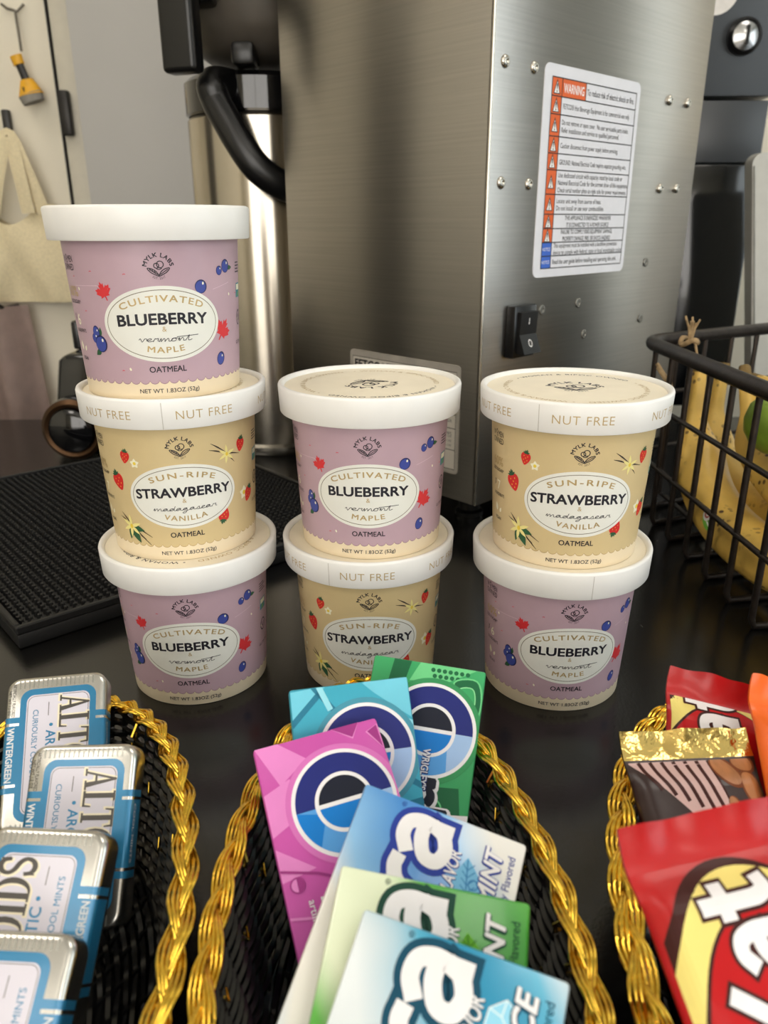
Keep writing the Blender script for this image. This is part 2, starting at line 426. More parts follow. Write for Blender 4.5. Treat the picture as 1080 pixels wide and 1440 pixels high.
# tote bag: soft cloth with two straps
m_canvas = mat('cream_canvas', (226, 212, 176), 0.9, var=0.04, vscale=300, bump=0.3, bscale=1500)
tb = tag(empty('tote_bag', wp(30, 425, .03)), 'cream canvas tote bag hanging by its straps on the wall', 'tote bag')
def clothz(u, v):
    return .012*math.sin(u*7+v*2)*(.4+.6*v) + .008*math.sin(u*15-v*5) + .014*math.exp(-((u-.55+.25*v)/.08)**2)*(v**.5)
a0, a1 = wp(-75, 292, .03), wp(112, 424, .03)
NX, NZ = 48, 40; bm = bmesh.new(); front = []; back = []
for j in range(NZ+1):
    v = j/NZ; rf, rb = [], []
    for i in range(NX+1):
        u = i/NX
        narrow = .10*(1-v)*(1-v)
        x = a0.x + (a1.x-a0.x)*(narrow+(1-2*narrow)*u)
        z = a0.z + (a1.z-a0.z)*v + .010*math.sin(u*9)*(1-v) - .016*math.sin(u*3.1)*(1-v)
        th = .016*math.sin(math.pi*min(1, max(0, u)))**.5 * (.35+.65*math.sin(math.pi*min(.98, .08+v*.9)))
        c = clothz(u, v)
        rf.append(bm.verts.new(rel((x, WY-.028-th-c*.5, z), tb))); rb.append(bm.verts.new(rel((x, WY-.018+th*.5-c*.2, z), tb)))
    front.append(rf); back.append(rb)
for j in range(NZ):
    for i in range(NX):
        bm.faces.new((front[j][i], front[j+1][i], front[j+1][i+1], front[j][i+1]))
        bm.faces.new((back[j][i], back[j][i+1], back[j+1][i+1], back[j+1][i]))
for j in range(NZ):
    bm.faces.new((front[j][0], back[j][0], back[j+1][0], front[j+1][0])); bm.faces.new((front[j][NX], front[j+1][NX], back[j+1][NX], back[j][NX]))
for i in range(NX):
    bm.faces.new((front[NZ][i], back[NZ][i], back[NZ][i+1], front[NZ][i+1]))
bmesh.ops.recalc_face_normals(bm, faces=bm.faces)
finish('bag_body', bm, m_canvas, tb, True, 60)
hp = wp(10, 190, .036)
for q in ((-22, 300, 62, 300, .034), (-10, 304, 40, 300, .040)):
    pts = smoothline([rel(wp(q[0], q[1], q[4]), tb), rel(wp(q[0]*.3, 245, q[4]+.003), tb), rel(hp, tb), rel(wp(q[2]*.55+5, 245, q[4]+.003), tb), rel(wp(q[2], q[3], q[4]), tb)], 8)
    tube('strap', pts, .0105, m_canvas, tb, 8, flat=.18, up=Vector((0, 1, 0)))
# mauve cloth below it
m_mauve = mat('mauve_cloth', (204, 182, 174), 0.9, var=0.05, vscale=40, bump=.2, bscale=900)
mc = tag(empty('hanging_cloth', wp(20, 520, .05)), 'pale mauve cloth hanging below the tote bag at the far left', 'cloth')
bm = bmesh.new(); rows = []
for j in range(31):
    v = j/30; row = []
    xr = wp(30+38*v, 420, .05).x
    for i in range(41):
        u = i/40
        row.append(bm.verts.new(rel((xr-.24*(1-u), WY-.03-.018*(1+math.sin(u*17+v*1.5))-.02*v, .128-.60*v), mc)))
    rows.append(row)
for j in range(30):
    for i in range(40): bm.faces.new((rows[j][i], rows[j+1][i], rows[j+1][i+1], rows[j][i+1]))
bmesh.ops.solidify(bm, geom=bm.faces[:], thickness=.003)
finish('cloth_panel', bm, m_mauve, mc, True, 60)
for q in (.03, .12, .21): p_ = rel((wp(30, 420, .05).x-q, WY-.001, .124), mc); tube('peg', [p_, (p_[0], p_[1]-.05, p_[2]), (p_[0], p_[1]-.07, p_[2]+.008)], .0035, m_hook, mc, 8)

# ------------------------------------------------------------------ far right: charcoal cabinets, knob, pale board
CY = 1.10
s0 = aty(1077, 138, CY); ex = aty(1056, 340, CY).x
uc = tag(empty('upper_cabinet', (0, CY, s0.z)), 'charcoal cabinet upper unit with round lock behind the brewer', 'cabinet')
box('carcass', .16, ex, .016, .215, .0022, .50, m_dark, uc)
box('cabinet_front', .16, ex, 0, .015, .0022, .50, m_dark, uc, .002)
kn = aty(1045, 52, CY); m_lock = mat('lock_steel', (190, 190, 190), .2, 1.0)
def disc_y(name, c, r, prof, m, par):
    bm = bmesh.new(); bm_rev(bm, prof, 40)
    bmesh.ops.rotate(bm, verts=bm.verts, cent=(0, 0, 0), matrix=Matrix.Rotation(math.pi/2, 3, 'X'))
    bmesh.ops.translate(bm, verts=bm.verts, vec=rel(c, par)); bmesh.ops.recalc_face_normals(bm, faces=bm.faces)
    return finish(name, bm, m, par, True)
rr = 20*kn.y*1.03/F
lk = disc_y('lock', kn, 0, [(rr, 0), (rr, .006), (rr*.82, .010), (rr*.78, .007)], m_black, uc)
disc_y('lock_face', kn, 0, [(rr*.78, 0), (rr*.77, .0085), (rr*.3, .013), (0, .0135)], m_lock, uc)
box('key_slot', kn.x-rr*.08, kn.x+rr*.08, -.0145, -.012, kn.z-s0.z-rr*.5, kn.z-s0.z+rr*.5, m_black, uc)
wc = aty(1008, -16, CY)
disc_y('round_sticker', wc, 0, [(rr*1.35, 0), (rr*1.35, .001), (0, .0011)], mat('white_sticker', (232, 226, 220), .5), uc)
lc = tag(empty('lower_cabinet', (0, CY, s0.z)), 'dark charcoal cabinet lower unit behind the wire fruit basket', 'cabinet')
m_dark2 = mat('dark_glass', (13, 15, 18), 0.12, var=.02, coat=.4)
box('carcass', .16, ex-.004, .016, .215, -s0.z+.002, -.0022, m_dark, lc)
box('side_stile', .30, .398, 0, .015, -s0.z+.002, -.0022, m_dark, lc, .002)
box('top_rail', .399, ex-.004, 0, .015, -.075, -.0022, m_dark, lc, .002)
box('glass_panel', .399, ex-.004, .002, .015, -s0.z+.002, -.0765, m_dark2, lc, .002)
# pale board standing at the right edge
m_pale = mat('pale_grey_panel', (196, 195, 188), .45, var=.02)
BY = 0.96
pb = tag(empty('pale_board', (aty(1056, 545, BY).x, BY, 0)), 'pale grey rounded board standing behind the wire basket at the right edge', 'board')
c = [aty(1058, 217, BY), aty(1056, 600, BY)]
sl = Vector((c[0].x-c[1].x, 0, c[0].z-c[1].z)); dn = sl.normalized(); sd = Vector((dn.z, 0, -dn.x))
b0 = c[1] - dn*(c[1].z/dn.z)
bm = bmesh.new(); Hh = (c[0]-b0).length; r = .012; pts = [b0, b0+sd*.16, b0+sd*.16+dn*Hh]
pts = [b0, Vector((b0.x+.20, BY, 0)), Vector((c[0].x+.16, BY, c[0].z+.012))]
pts += [c[0] + sd*(r-r*math.cos(R(a))) - dn*(r-r*math.sin(R(a))) for a in range(90, -1, -15)]
f = bm.faces.new([bm.verts.new(rel(p, pb)) for p in pts])
e = bmesh.ops.extrude_face_region(bm, geom=[f]); bmesh.ops.translate(bm, verts=[v for v in e['geom'] if isinstance(v, bmesh.types.BMVert)], vec=(0, .02, 0))
bmesh.ops.recalc_face_normals(bm, faces=bm.faces)
finish('panel', bm, m_pale, pb)
bm = bmesh.new(); bm_tube(bm, [rel(b0+Vector((.004, -.0012, 0)), pb), rel(c[0]+Vector((.004, -.0012, -.012)), pb)], .0012, 6)
finish('edge_trim', bm, mat('pale_trim', (170, 170, 164), .4), pb, True)

# ================================================================== COFFEE BREWER
m_steel = mat('brushed_steel', (178, 174, 168), 0.3, 1.0, var=.03, vscale=12, bump=.10, bscale=60, stretch=(.6, .6, 40), aniso=.75)
m_steel2 = mat('steel_smooth', (205, 200, 190), 0.22, 1.0, var=.03)
m_label = mat('white_label_vinyl', (226, 226, 232), .35, var=.015)
k_ = ink('black', (22, 22, 26)); k_or = ink('warning_orange', (222, 96, 32)); k_bl = ink('notice_blue', (52, 100, 200)); k_wh = ink('white', (240, 238, 236))
k_gr = ink('grey', (95, 95, 98))
BC = atz(668, 712, .025); AN = R(44)
brw = tag(empty('coffee_brewer', (BC.x, BC.y, 0), AN), 'tall brushed steel commercial coffee brewer behind the oatmeal cups', 'coffee brewer')
ZB, DP, WD, ZT = .025, .329, .2465, .64
box('housing', .0016, DP-.002, .0016, WD, ZB+.002, ZT-.002, m_steel, brw)
box('front_panel', 0, .0014, .0030, WD, ZB, ZT, m_steel, brw, .0006)
box('side_panel', .0016, DP, 0, .0014, ZB, ZT, m_steel, brw, .0006)
tube('corner_seam', [(.0012, .0014, ZB), (.0012, .0014, ZT)], .0014, m_steel2, brw, 8)
box('brew_head', .02, DP-.02, WD, WD+.20, .50, ZT, m_steel, brw, .004)
for x in (.035, DP-.035):
    for y in (.035, WD-.035):
        bm = bmesh.new(); bm_rev(bm, [(0, .0001), (.013, .0001), (.013, .004), (.010, .006), (.010, ZB+.002), (0, ZB+.002)], 24)
        bmesh.ops.translate(bm, verts=bm.verts, vec=(x, y, 0)); bmesh.ops.recalc_face_normals(bm, faces=bm.faces)
        finish('foot', bm, m_black, brw, True)
NL, NR = Vector((-math.sin(AN), math.cos(AN), 0)), Vector((math.cos(AN), math.sin(AN), 0))
def side_s(px, py):
    p = onplane(px, py, BC, NL); return (p-BC).dot(NR), p.z
bm = bmesh.new(); bm_rev(bm, [(.0046, 0), (.0046, .0004), (.0040, .0016), (.0026, .0024), (.0013, .0026), (.0012, .0012), (0, .0012)], 20)
bmesh.ops.rotate(bm, verts=bm.verts, cent=(0, 0, 0), matrix=Matrix.Rotation(math.pi/2, 3, 'X')); bmesh.ops.recalc_face_normals(bm, faces=bm.faces)
me = bpy.data.meshes.new('rivet'); bm.to_mesh(me); bm.free(); me.materials.append(m_steel2)
for p in me.polygons: p.use_smooth = True
for q in ((710, 86), (751, 95), (704, 257), (743, 259), (942, 141), (967, 145), (928, 265), (951, 265)):
    s, z = side_s(*q); o = mesh_obj('rivet', me, brw); o.location = (s, 0, z)
m_screw = mat('dull_screw', (150, 146, 138), .4, 1.0)
bm = bmesh.new(); bm_rev(bm, [(.0042, 0), (.0042, .0006), (.0036, .0009), (.0016, .0009), (.0012, .0005), (0, .0005)], 16)
bmesh.ops.rotate(bm, verts=bm.verts, cent=(0, 0, 0), matrix=Matrix.Rotation(math.pi/2, 3, 'X')); bmesh.ops.recalc_face_normals(bm, faces=bm.faces)
me = bpy.data.meshes.new('screw'); bm.to_mesh(me); bm.free(); me.materials.append(m_screw)
for q in ((762, 436), (813, 426), (908, 369), (900, 448), (821, 470)):
    s, z = side_s(*q); o = mesh_obj('screw', me, brw); o.location = (s, 0, z)
# warning label
LS, LZ, LW, LH = .0622, .2098, 144.0, 157.0
bm = bmesh.new(); bm_box(bm, LS, LS+LW/1000, -.0006, 0, LZ, LZ+LH/1000)
es = [e for e in bm.edges if abs(e.verts[0].co.y-e.verts[1].co.y) > 1e-5]
bmesh.ops.bevel(bm, geom=es, offset=.006, segments=5, profile=.5, affect='EDGES')
wl = finish('warning_label', bm, m_label, brw)
A = Art(); fy = lambda t: LH*(1-t)
rows_ = [.056, .138, .218, .318, .396, .473, .589, .685, .756, .825, .893, .955]
tx0, tx1, tx2, tx3 = .07*LW, .165*LW, .40*LW, .955*LW
txts = [["To reduce risk of electric shock or fire."], ["FETCO\u00ae Hot Beverage Equipment is for commercial use only."],
 ["Do not remove or open cover.  No user serviceable parts inside.", "Refer installation and service to qualified personnel."],
 ["Caution: disconnect from power supply before servicing."], ["GROUND: National Electrical Code requires separate grounding wire."],
 ["Use dedicated circuit with capacity rated by local code or", "National Electrical Code for the current draw of this equipment.", "Check serial number plate on right side for power requirements."],
 ["Locate unit away from source of heat.", "Do not install or use near combustibles."],
 ["THIS APPLIANCE IS ENERGIZED WHENEVER", "IT IS CONNECTED TO A POWER SOURCE"], ["FAILURE TO COMPLY RISKS EQUIPMENT DAMAGE,", "PROPERTY DAMAGE, FIRE, OR SHOCK HAZARD"],
 ["This equipment must be installed with a backflow prevention", "device to comply with federal, state or local municipality codes."], ["Read the user guide before installing and operating this unit."]]
wid = [.97, .93, .93, .80, .95, .91, .62, .66, .74, .92, .93]
for i in range(11):
    y1, y0 = fy(rows_[i]), fy(rows_[i+1]); ym = (y0+y1)/2
    A.rect(tx0, tx1, y0, y1, k_or if i < 9 else k_bl, 1)
    if i < 9:
        ti = 4.6; xm = (tx0+tx1)/2
        A.poly(((xm-ti, ym-5), (xm+ti, ym-5), (xm, ym+5.6)), k_, 2); A.poly(((xm-ti+1.2, ym-4.3), (xm+ti-1.2, ym-4.3), (xm, ym+3.6)), k_wh, 3)
        A.text('!', xm, ym-3.6, 5.6, k_, 4, bold=.03)
    else: A.text('NOTICE', (tx0+tx1)/2, ym, 2.6, k_wh, 3, width=11, mid=True)
    tl = tx1+3; wtx = tx3-tx1-3
    if i == 0:
        A.rect(tx1, tx2, y0, y1, k_or, 1); A.text('WARNING', (tx1+tx2)/2, ym, 6.2, k_wh, 3, bold=.02, width=tx2-tx1-5, mid=True)
        A.stroke([(tx2, y0), (tx2, y1)], .8, k_, 5); tl = tx2+2; wtx = tx3-tx2-3
    n = len(txts[i])
    for j, t in enumerate(txts[i]):
        yy = ym + ((n-1)/2-j)*5.6
        b = .012 if i in (0, 7, 8, 10) else .004
        ww = wtx*wid[i]*(1 if j == 0 else len(t)/len(txts[i][0])*1.0)
        if i in (7, 8): A.text(t, tx1+(tx3-tx1)*.47, yy, 3.4, k_, 2, bold=b, width=ww, mid=True)
        else: A.text(t, tl, yy, 4.4 if i == 0 else 3.6, k_, 2, bold=b, width=ww*.995, align='L', mid=True)
for i, t in enumerate(rows_): A.stroke([(tx0, fy(t)), (tx3, fy(t))], .8, k_, 6)
for x in (tx0, tx1, tx3): A.stroke([(x, fy(rows_[0])+.4), (x, fy(rows_[-1])-.4)], .8, k_, 7)
A.build('label_print', wl, lambda x, y, h: Vector((LS+x, -.0006-h, LZ+y)))
# rating plate on the front
y0r, y1r, z0r, z1r = .157, .0203, .0483, .1426
bm = bmesh.new(); bm_box(bm, -.0006, 0, y1r, y0r, z0r, z1r)
es = [e for e in bm.edges if abs(e.verts[0].co.x-e.verts[1].co.x) > 1e-5]
bmesh.ops.bevel(bm, geom=es, offset=.004, segments=4, profile=.5, affect='EDGES')
rp_ = finish('rating_plate', bm, mat('silver_plate', (186, 180, 172), .4, .3), brw)
PW, PH = (y0r-y1r)*1000, (z1r-z0r)*1000
A = Art(); q = 4.0
A.rect(4, PW-4, 4, PH-6, ink('plate_pale', (205, 199, 190)), 0)
A.stroke([(4, 4), (PW-4, 4), (PW-4, PH-6), (4, PH-6)], .7, k_, 1, closed=True)
A.text('FETCO', 6.5, PH-16, 7.2, k_, 2, bold=.04, width=35, align='L'); A.text('\u00ae', 43, PH-11, 2.6, k_, 2, align='L')
A.rect(49, PW-6, PH-13.4, PH-8.0, ink('plate_grey', (120, 116, 110)), 1); A.text('FOOD EQUIPMENT TECHNOLOGIES COMPANY, INC', 50.5, PH-12.3, 3.0, k_, 3, width=PW-59, align='L')
for yy in (PH-42, PH-54, PH-73): A.stroke([(4, yy), (PW-4, yy)], .6, k_, 2)
for yy, t in ((PH-38, 'MODEL'), (PH-49, 'SERIAL NUMBER'), (PH-60, 'VOLTS  PHASE  AMPS')): A.text(t, PW-8, yy, 2.6, k_gr, 2, align='R')
for j in range(3): A.text('LISTED FOR COMMERCIAL USE', PW-8, PH-62-4*j, 1.8, k_gr, 3, align='R')
A.build('plate_print', rp_, lambda x, y, h: Vector((-.0006-h, y0r-x, z0r+y)))
# power switch
s_, z_ = side_s(724, 465)
sw = box('power_switch', s_-.013, s_+.017, -.009, 0, z_-.021, z_+.021, m_black, brw, .0015)
bm = bmesh.new(); pr_ = [(-.009, -.017), (-.0175, -.017), (-.0115, -.002), (-.0125, .016), (-.009, .016)]
L_ = [bm.verts.new((s_-.009, a, z_+b)) for a, b in pr_]; R_ = [bm.verts.new((s_+.014, a, z_+b)) for a, b in pr_]
for i in range(5): bm.faces.new((L_[i], L_[(i+1) % 5], R_[(i+1) % 5], R_[i]))
bm.faces.new(L_); bm.faces.new(R_[::-1]); bmesh.ops.recalc_face_normals(bm, faces=bm.faces)
finish('rocker', bm, mat('rocker_black', (24, 24, 25), .35), sw)
A = Art(); A.rect(-.5, .5, 6, 11, k_wh, 0); A.ring(0, -9, 2.1, 2.6, .9, k_wh, 0, 24)
A.build('switch_marks', sw, lambda x, y, h: Vector((s_+.0025+x, (-.0115-(y+.002)*.055 if y > -.002 else -.0115-(-.002-y)*.4)-.0002-h, z_+y)))

# ------------------------------------------------------------------ thermal server standing beside the brewer
SV = Vector((-.132, .940, 0)); SR = .080
sv = tag(empty('thermal_server', SV), 'steel thermal coffee server with black collar and handle left of the brewer', 'coffee server')
rev('base_ring', [(0, .0005), (SR+.002, .0005), (SR+.004, .004), (SR+.004, .010), (SR, .013), (0, .013)], m_steel2, sv, 64)
m_steel3 = mat('server_steel', (190, 182, 168), 0.2, 1.0, var=.03, vscale=20, aniso=.6)
rev('server_body', [(SR, .0132), (SR, .355), (SR-.003, .359), (0, .359)], m_steel3, sv, 96)
m_gloss = mat('gloss_black', (12, 12, 14), .08, coat=.5)
rev('collar', [(SR-.002, .3592), (SR+.001, .361), (SR+.001, .390), (SR-.004, .395), (0, .396)], m_gloss, sv, 96)
hp_ = [aty(300, 116, .842), aty(303, 140, .838), aty(320, 172, .832), aty(340, 206, .828), aty(362, 236, .828), aty(392, 258, .835), aty(425, 270, .85)]
hp_ = [Vector((hp_[0].x+.022, .885, hp_[0].z+.002))] + hp_ + [Vector((hp_[-1].x+.004, .872, hp_[-1].z-.004))]
tube('handle', [p-SV for p in smoothline(hp_, 8)], .0145, mat('handle_black', (14, 14, 15), .32), sv, 14, flat=.7, up=Vector((0, 1, 0)))
# ------------------------------------------------------------------ brew basket above the server
BK = Vector((-.125, .920, .5))
bb = tag(empty('brew_basket', (BK.x, BK.y, .4035)), 'dark grey brew basket with black grip above the steel server', 'brew basket')
m_bowl = mat('charcoal_plastic', (84, 78, 70), .38, var=.04)
rev('bowl', [(0, .0), (.030, .0005), (.056, .006), (.071, .016), (.079, .030), (.087, .07), (.092, .0955), (0, .0955)], m_bowl, bb, 72, 50)
g0 = aty(259, 104, .815)-bb.location
bm = bmesh.new(); bm_box(bm, -.018, .018, -.010, .010, 0, .13, .005, 3)
bmesh.ops.rotate(bm, verts=bm.verts, cent=(0, 0, 0), matrix=Matrix.Rotation(R(-20), 3, 'Z')); bmesh.ops.translate(bm, verts=bm.verts, vec=g0)
finish('grip', bm, m_black, bb, True)
bm = bmesh.new(); bm_box(bm, g0.x-.002, g0.x+.03, g0.y+.008, g0.y+.04, g0.z+.06, g0.z+.09, .004); finish('grip_bracket', bm, m_black, bb, True)
nz = aty(343, 83, .85)-bb.location
bm = bmesh.new(); bm_box(bm, nz.x-.011, nz.x+.011, nz.y-.010, nz.y+.03, nz.z-.006, nz.z+.014, .004); finish('spout', bm, m_black, bb, True)

# ------------------------------------------------------------------ black machine with round dial at far left
GP = atz(104, 652, 0)
gd = tag(empty('coffee_grinder', (GP.x, GP.y, 0)), 'glossy black machine with a bronze ringed round dial behind the cup tower', 'grinder')
m_bronze = mat('bronze_ring', (88, 64, 44), .4, .9)
bm = bmesh.new(); bm_box(bm, -.035, .07, .030, .12, .0005, .118, .008, 3)
for v in bm.verts:
    if v.co.z > .09: v.co.x += (.118-v.co.z)*0 + (.028 if v.co.x < 0 else -.01)*((v.co.z-.09)/.028)
finish('housing', bm, m_gloss, gd, True)
def ydisc(name, prof, m, z):
    bm = bmesh.new(); bm_rev(bm, prof, 48)
    bmesh.ops.rotate(bm, verts=bm.verts, cent=(0, 0, 0), matrix=Matrix.Rotation(math.pi/2, 3, 'X') )
    bmesh.ops.translate(bm, verts=bm.verts, vec=(0, .03, z)); bmesh.ops.recalc_face_normals(bm, faces=bm.faces)
    return finish(name, bm, m, gd, True)
ydisc('dial', [(.0355, 0), (.0355, .012), (.033, .016), (0, .016)], m_gloss, .0365)
ydisc('dial_ring', [(.033, .0161), (.0345, .020), (.030, .024), (.026, .022), (.025, .0161)], m_bronze, .0365)
ydisc('dial_cap', [(.0249, .0161), (.0245, .026), (.018, .030), (0, .031)], m_gloss, .0365)
box('lever', -.006, .004, .06, .09, .118, .150, m_black, gd, .003)

# ------------------------------------------------------------------ rubber bar mat
MC0 = atz(28, 914, 0); MA = math.atan2(.66, .75)
bmt = tag(empty('rubber_bar_mat', (MC0.x, MC0.y, 0), MA), 'black rubber bar mat with raised nubs under the coffee server side', 'bar mat')
ML, MD = .305, .335
box('mat_base', 0, ML, 0, MD, .0003, .010, m_blackm, bmt, .001)
bm = bmesh.new()
for a in ((0, ML, 0, .004), (0, ML, MD-.004, MD), (0, .004, .0041, MD-.0041), (ML-.004, ML, .0041, MD-.0041)): bm_box(bm, *a, .0101, .0155, .0008, 1)
finish('mat_rim', bm, m_blackm, bmt)
V, Fc = [], []
st = .0058; nx, ny = int((ML-.014)/st), int((MD-.014)/st)
for i in range(nx+1):
    for j in range(ny+1):
        x, y = .007+i*st, .007+j*st; b = len(V)
        for r, z in ((.0019, .0101), (.0014, .0140)):
            for k in range(6): V.append((x+r*math.cos(k*math.pi/3), y+r*math.sin(k*math.pi/3), z))
        V.append((x, y, .0146))
        for k in range(6):
            q = (k+1) % 6; Fc.append((b+k, b+q, b+6+q, b+6+k)); Fc.append((b+6+k, b+6+q, b+12))
me = bpy.data.meshes.new('nubs'); me.from_pydata(V, [], Fc); me.materials.append(m_blackm)
mesh_obj('nubs', me, bmt)['kind'] = 'stuff'

# ================================================================== WIRE FRUIT BASKET
m_iron = mat('dark_iron', (62, 54, 48), .38, .7, var=.12, vscale=150, bump=.15, bscale=700)
plan = [Vector((.2435, .395, 0)), Vector((.236, .69, 0)), Vector((.43, .80, 0)), Vector((.46, .41, 0))]
wb = tag(empty('wire_basket', (.35, .58, 0)), 'dark iron wire fruit basket holding bananas beside the counter cups', 'basket')
def loop(z, infl=0.0, n=8):
    c = sum(plan, Vector())/4; P = []
    for i in range(4):
        a, b, d = plan[i-1], plan[i], plan[(i+1) % 4]
        b2 = b + (b-c).normalized()*infl; u = (a-b).normalized(); v = (d-b).normalized()
        for k in range(n+1):
            t = k/n; p0, p2 = b2+u*.022, b2+v*.022
            P.append(((1-t)**2*p0+2*t*(1-t)*b2+t*t*p2) + Vector((0, 0, z)))
    return [p-wb.location for p in P]
tube('rim', loop(.154, .003), .0058, m_iron, wb, 12, closed=True)
for z, i_ in ((.1045, .0035), (.053, .0015)): tube('rail', loop(z, i_), .0021, m_iron, wb, 8, closed=True)
def uwire(a, b):
    # down the side, then bent inward as the basket floor
    n = (b-a); out = Vector((0, 0, 0))
    pts = [a+Vector((0, 0, .154)), a+Vector((0, 0, .10)), a+Vector((0, 0, .008)), a.lerp(b, .012)+Vector((0, 0, .0024)), a.lerp(b, .06)+Vector((0, 0, .0024)),
           a.lerp(b, .94)+Vector((0, 0, .0024)), a.lerp(b, .988)+Vector((0, 0, .0024)), b+Vector((0, 0, .008)), b+Vector((0, 0, .10)), b+Vector((0, 0, .154))]
    return tube('wire', [p-wb.location for p in pts], .0024, m_iron, wb, 7, up=Vector((0, 1, 0)))
for k in range(8):
    t = (.412+.0372*k - .395)/.295
    uwire(plan[0].lerp(plan[1], t), plan[3].lerp(plan[2], t*.98))
for k in range(1, 6):
    a = plan[1].lerp(plan[2], k/6); bq = plan[0].lerp(plan[3], k/6)
    tube('back_wire', [p-wb.location for p in (a+Vector((0, 0, .153)), a+Vector((0, 0, .006)), a.lerp(bq, .05)+Vector((0, 0, .0072)), a.lerp(bq, .95)+Vector((0, 0, .0072)), bq+Vector((0, 0, .006)), bq+Vector((0, 0, .153)))], .0022, m_iron, wb, 6, up=Vector((1, 0, 0)))

# bananas
def banana_mat():
    m = mat('banana_skin', (224, 184, 88), .45, var=.08, vscale=30, bump=.1, bscale=120)
    nt = m.node_tree; b = nt.nodes['Principled BSDF']; src = b.inputs['Base Color'].links[0].from_socket
    tc = nt.nodes.new('ShaderNodeTexCoord')
    v = nt.nodes.new('ShaderNodeTexVoronoi'); v.inputs['Scale'].default_value = 170; v.inputs['Randomness'].default_value = 1
    nt.links.new(tc.outputs['Object'], v.inputs['Vector'])
    n = nt.nodes.new('ShaderNodeTexNoise'); n.inputs['Scale'].default_value = 28; nt.links.new(tc.outputs['Object'], n.inputs['Vector'])
    r1 = nt.nodes.new('ShaderNodeValToRGB'); r1.color_ramp.elements[0].position = .24; r1.color_ramp.elements[1].position = .36
    r1.color_ramp.elements[0].color = (1, 1, 1, 1); r1.color_ramp.elements[1].color = (0, 0, 0, 1); nt.links.new(v.outputs['Distance'], r1.inputs[0])
    r2 = nt.nodes.new('ShaderNodeValToRGB'); r2.color_ramp.elements[0].position = .46; r2.color_ramp.elements[1].position = .60; nt.links.new(n.outputs[0], r2.inputs[0])
    mu = nt.nodes.new('ShaderNodeMath'); mu.operation = 'MULTIPLY'; nt.links.new(r1.outputs[0], mu.inputs[0]); nt.links.new(r2.outputs[0], mu.inputs[1])
    mx = nt.nodes.new('ShaderNodeMix'); mx.data_type = 'RGBA'; mx.inputs['B'].default_value = (*lin((74, 46, 22)), 1)
    nt.links.new(mu.outputs[0], mx.inputs['Factor']); nt.links.new(src, mx.inputs['A']); nt.links.new(mx.outputs['Result'], b.inputs['Base Color'])
    return m
m_ban = banana_mat(); m_stem = mat('banana_stem', (120, 96, 48), .7, var=.1); m_tip = mat('banana_tip', (52, 38, 26), .8)
def banana(label, ctrl, rmax):
    o = tag(empty('banana', ctrl[0]), label, 'banana', 'bananas in the wire basket')
    P = smoothline([Vector(c)-Vector(ctrl[0]) for c in ctrl], 10); n = len(P)-1
    cum = [0]
    for a, b in zip(P, P[1:]): cum.append(cum[-1]+(b-a).length)
    bm = bmesh.new(); rings = []; K = 20; up = Vector((.6, .5, .6)).normalized()
    def rad(t):
        if t < .16: return .26+.12*t/.16
        if t < .34: k = (t-.16)/.18; return .38+.62*(3*k*k-2*k**3)
        if t > .86: k = (t-.86)/.14; return 1-.72*k**1.6
        return 1.0
    for i, p in enumerate(P):
        t_ = (P[min(n, i+1)]-P[max(0, i-1)]).normalized(); s = t_.cross(up).normalized(); u = s.cross(t_)
        r = rmax*rad(cum[i]/cum[-1])
        rings.append([bm.verts.new(p+s*(r*(1+.055*math.cos(5*a))*math.cos(a))+u*(r*(1+.055*math.cos(5*a))*math.sin(a))) for a in [2*math.pi*q/K for q in range(K)]])
    for i in range(n):
        tm = (cum[i]+cum[i+1])/2/cum[-1]
        for q in range(K):
            f = bm.faces.new((rings[i][q], rings[i][(q+1) % K], rings[i+1][(q+1) % K], rings[i+1][q]))
            f.material_index = 1 if tm < .045 else 0
    bm.faces.new(rings[0][::-1]).material_index = 1; bm.faces.new(rings[-1]).material_index = 2
    bmesh.ops.recalc_face_normals(bm, faces=bm.faces)
    finish('peel', bm, [m_ban, m_stem, m_tip], o, True, 70)
    te = P[-1]; td = (P[-1]-P[-3]).normalized()
    tube('tip', [te-td*.001, te+td*.004, te+td*.007], [rmax*.27, rmax*.24, rmax*.12], m_tip, o, 10)
    return o
banana('spotted yellow banana pressed against the wires with a fruit sticker', [(.268, .650, .146), (.266, .645, .125), (.263, .630, .092), (.262, .600, .056), (.263, .550, .036), (.268, .490, .0318), (.276, .440, .036)], .0195)
banana('yellow banana lying on top of the spotted one in the wire basket', [(.300, .640, .140), (.298, .625, .122), (.294, .596, .100), (.291, .550, .080), (.290, .500, .072), (.292, .450, .073), (.296, .415, .080)], .0175)
banana('yellow banana deep in the back corner of the wire basket', [(.305, .690, .135), (.303, .688, .115), (.300, .682, .085), (.300, .668, .055), (.305, .630, .038), (.312, .580, .0315), (.320, .535, .033)], .0185)
banana('yellow banana with a long bent neck under the green fruit', [(.315, .655, .128), (.318, .625, .126), (.322, .590, .117), (.328, .545, .095), (.332, .500, .080), (.334, .455, .077), (.336, .420, .083)], .0175)
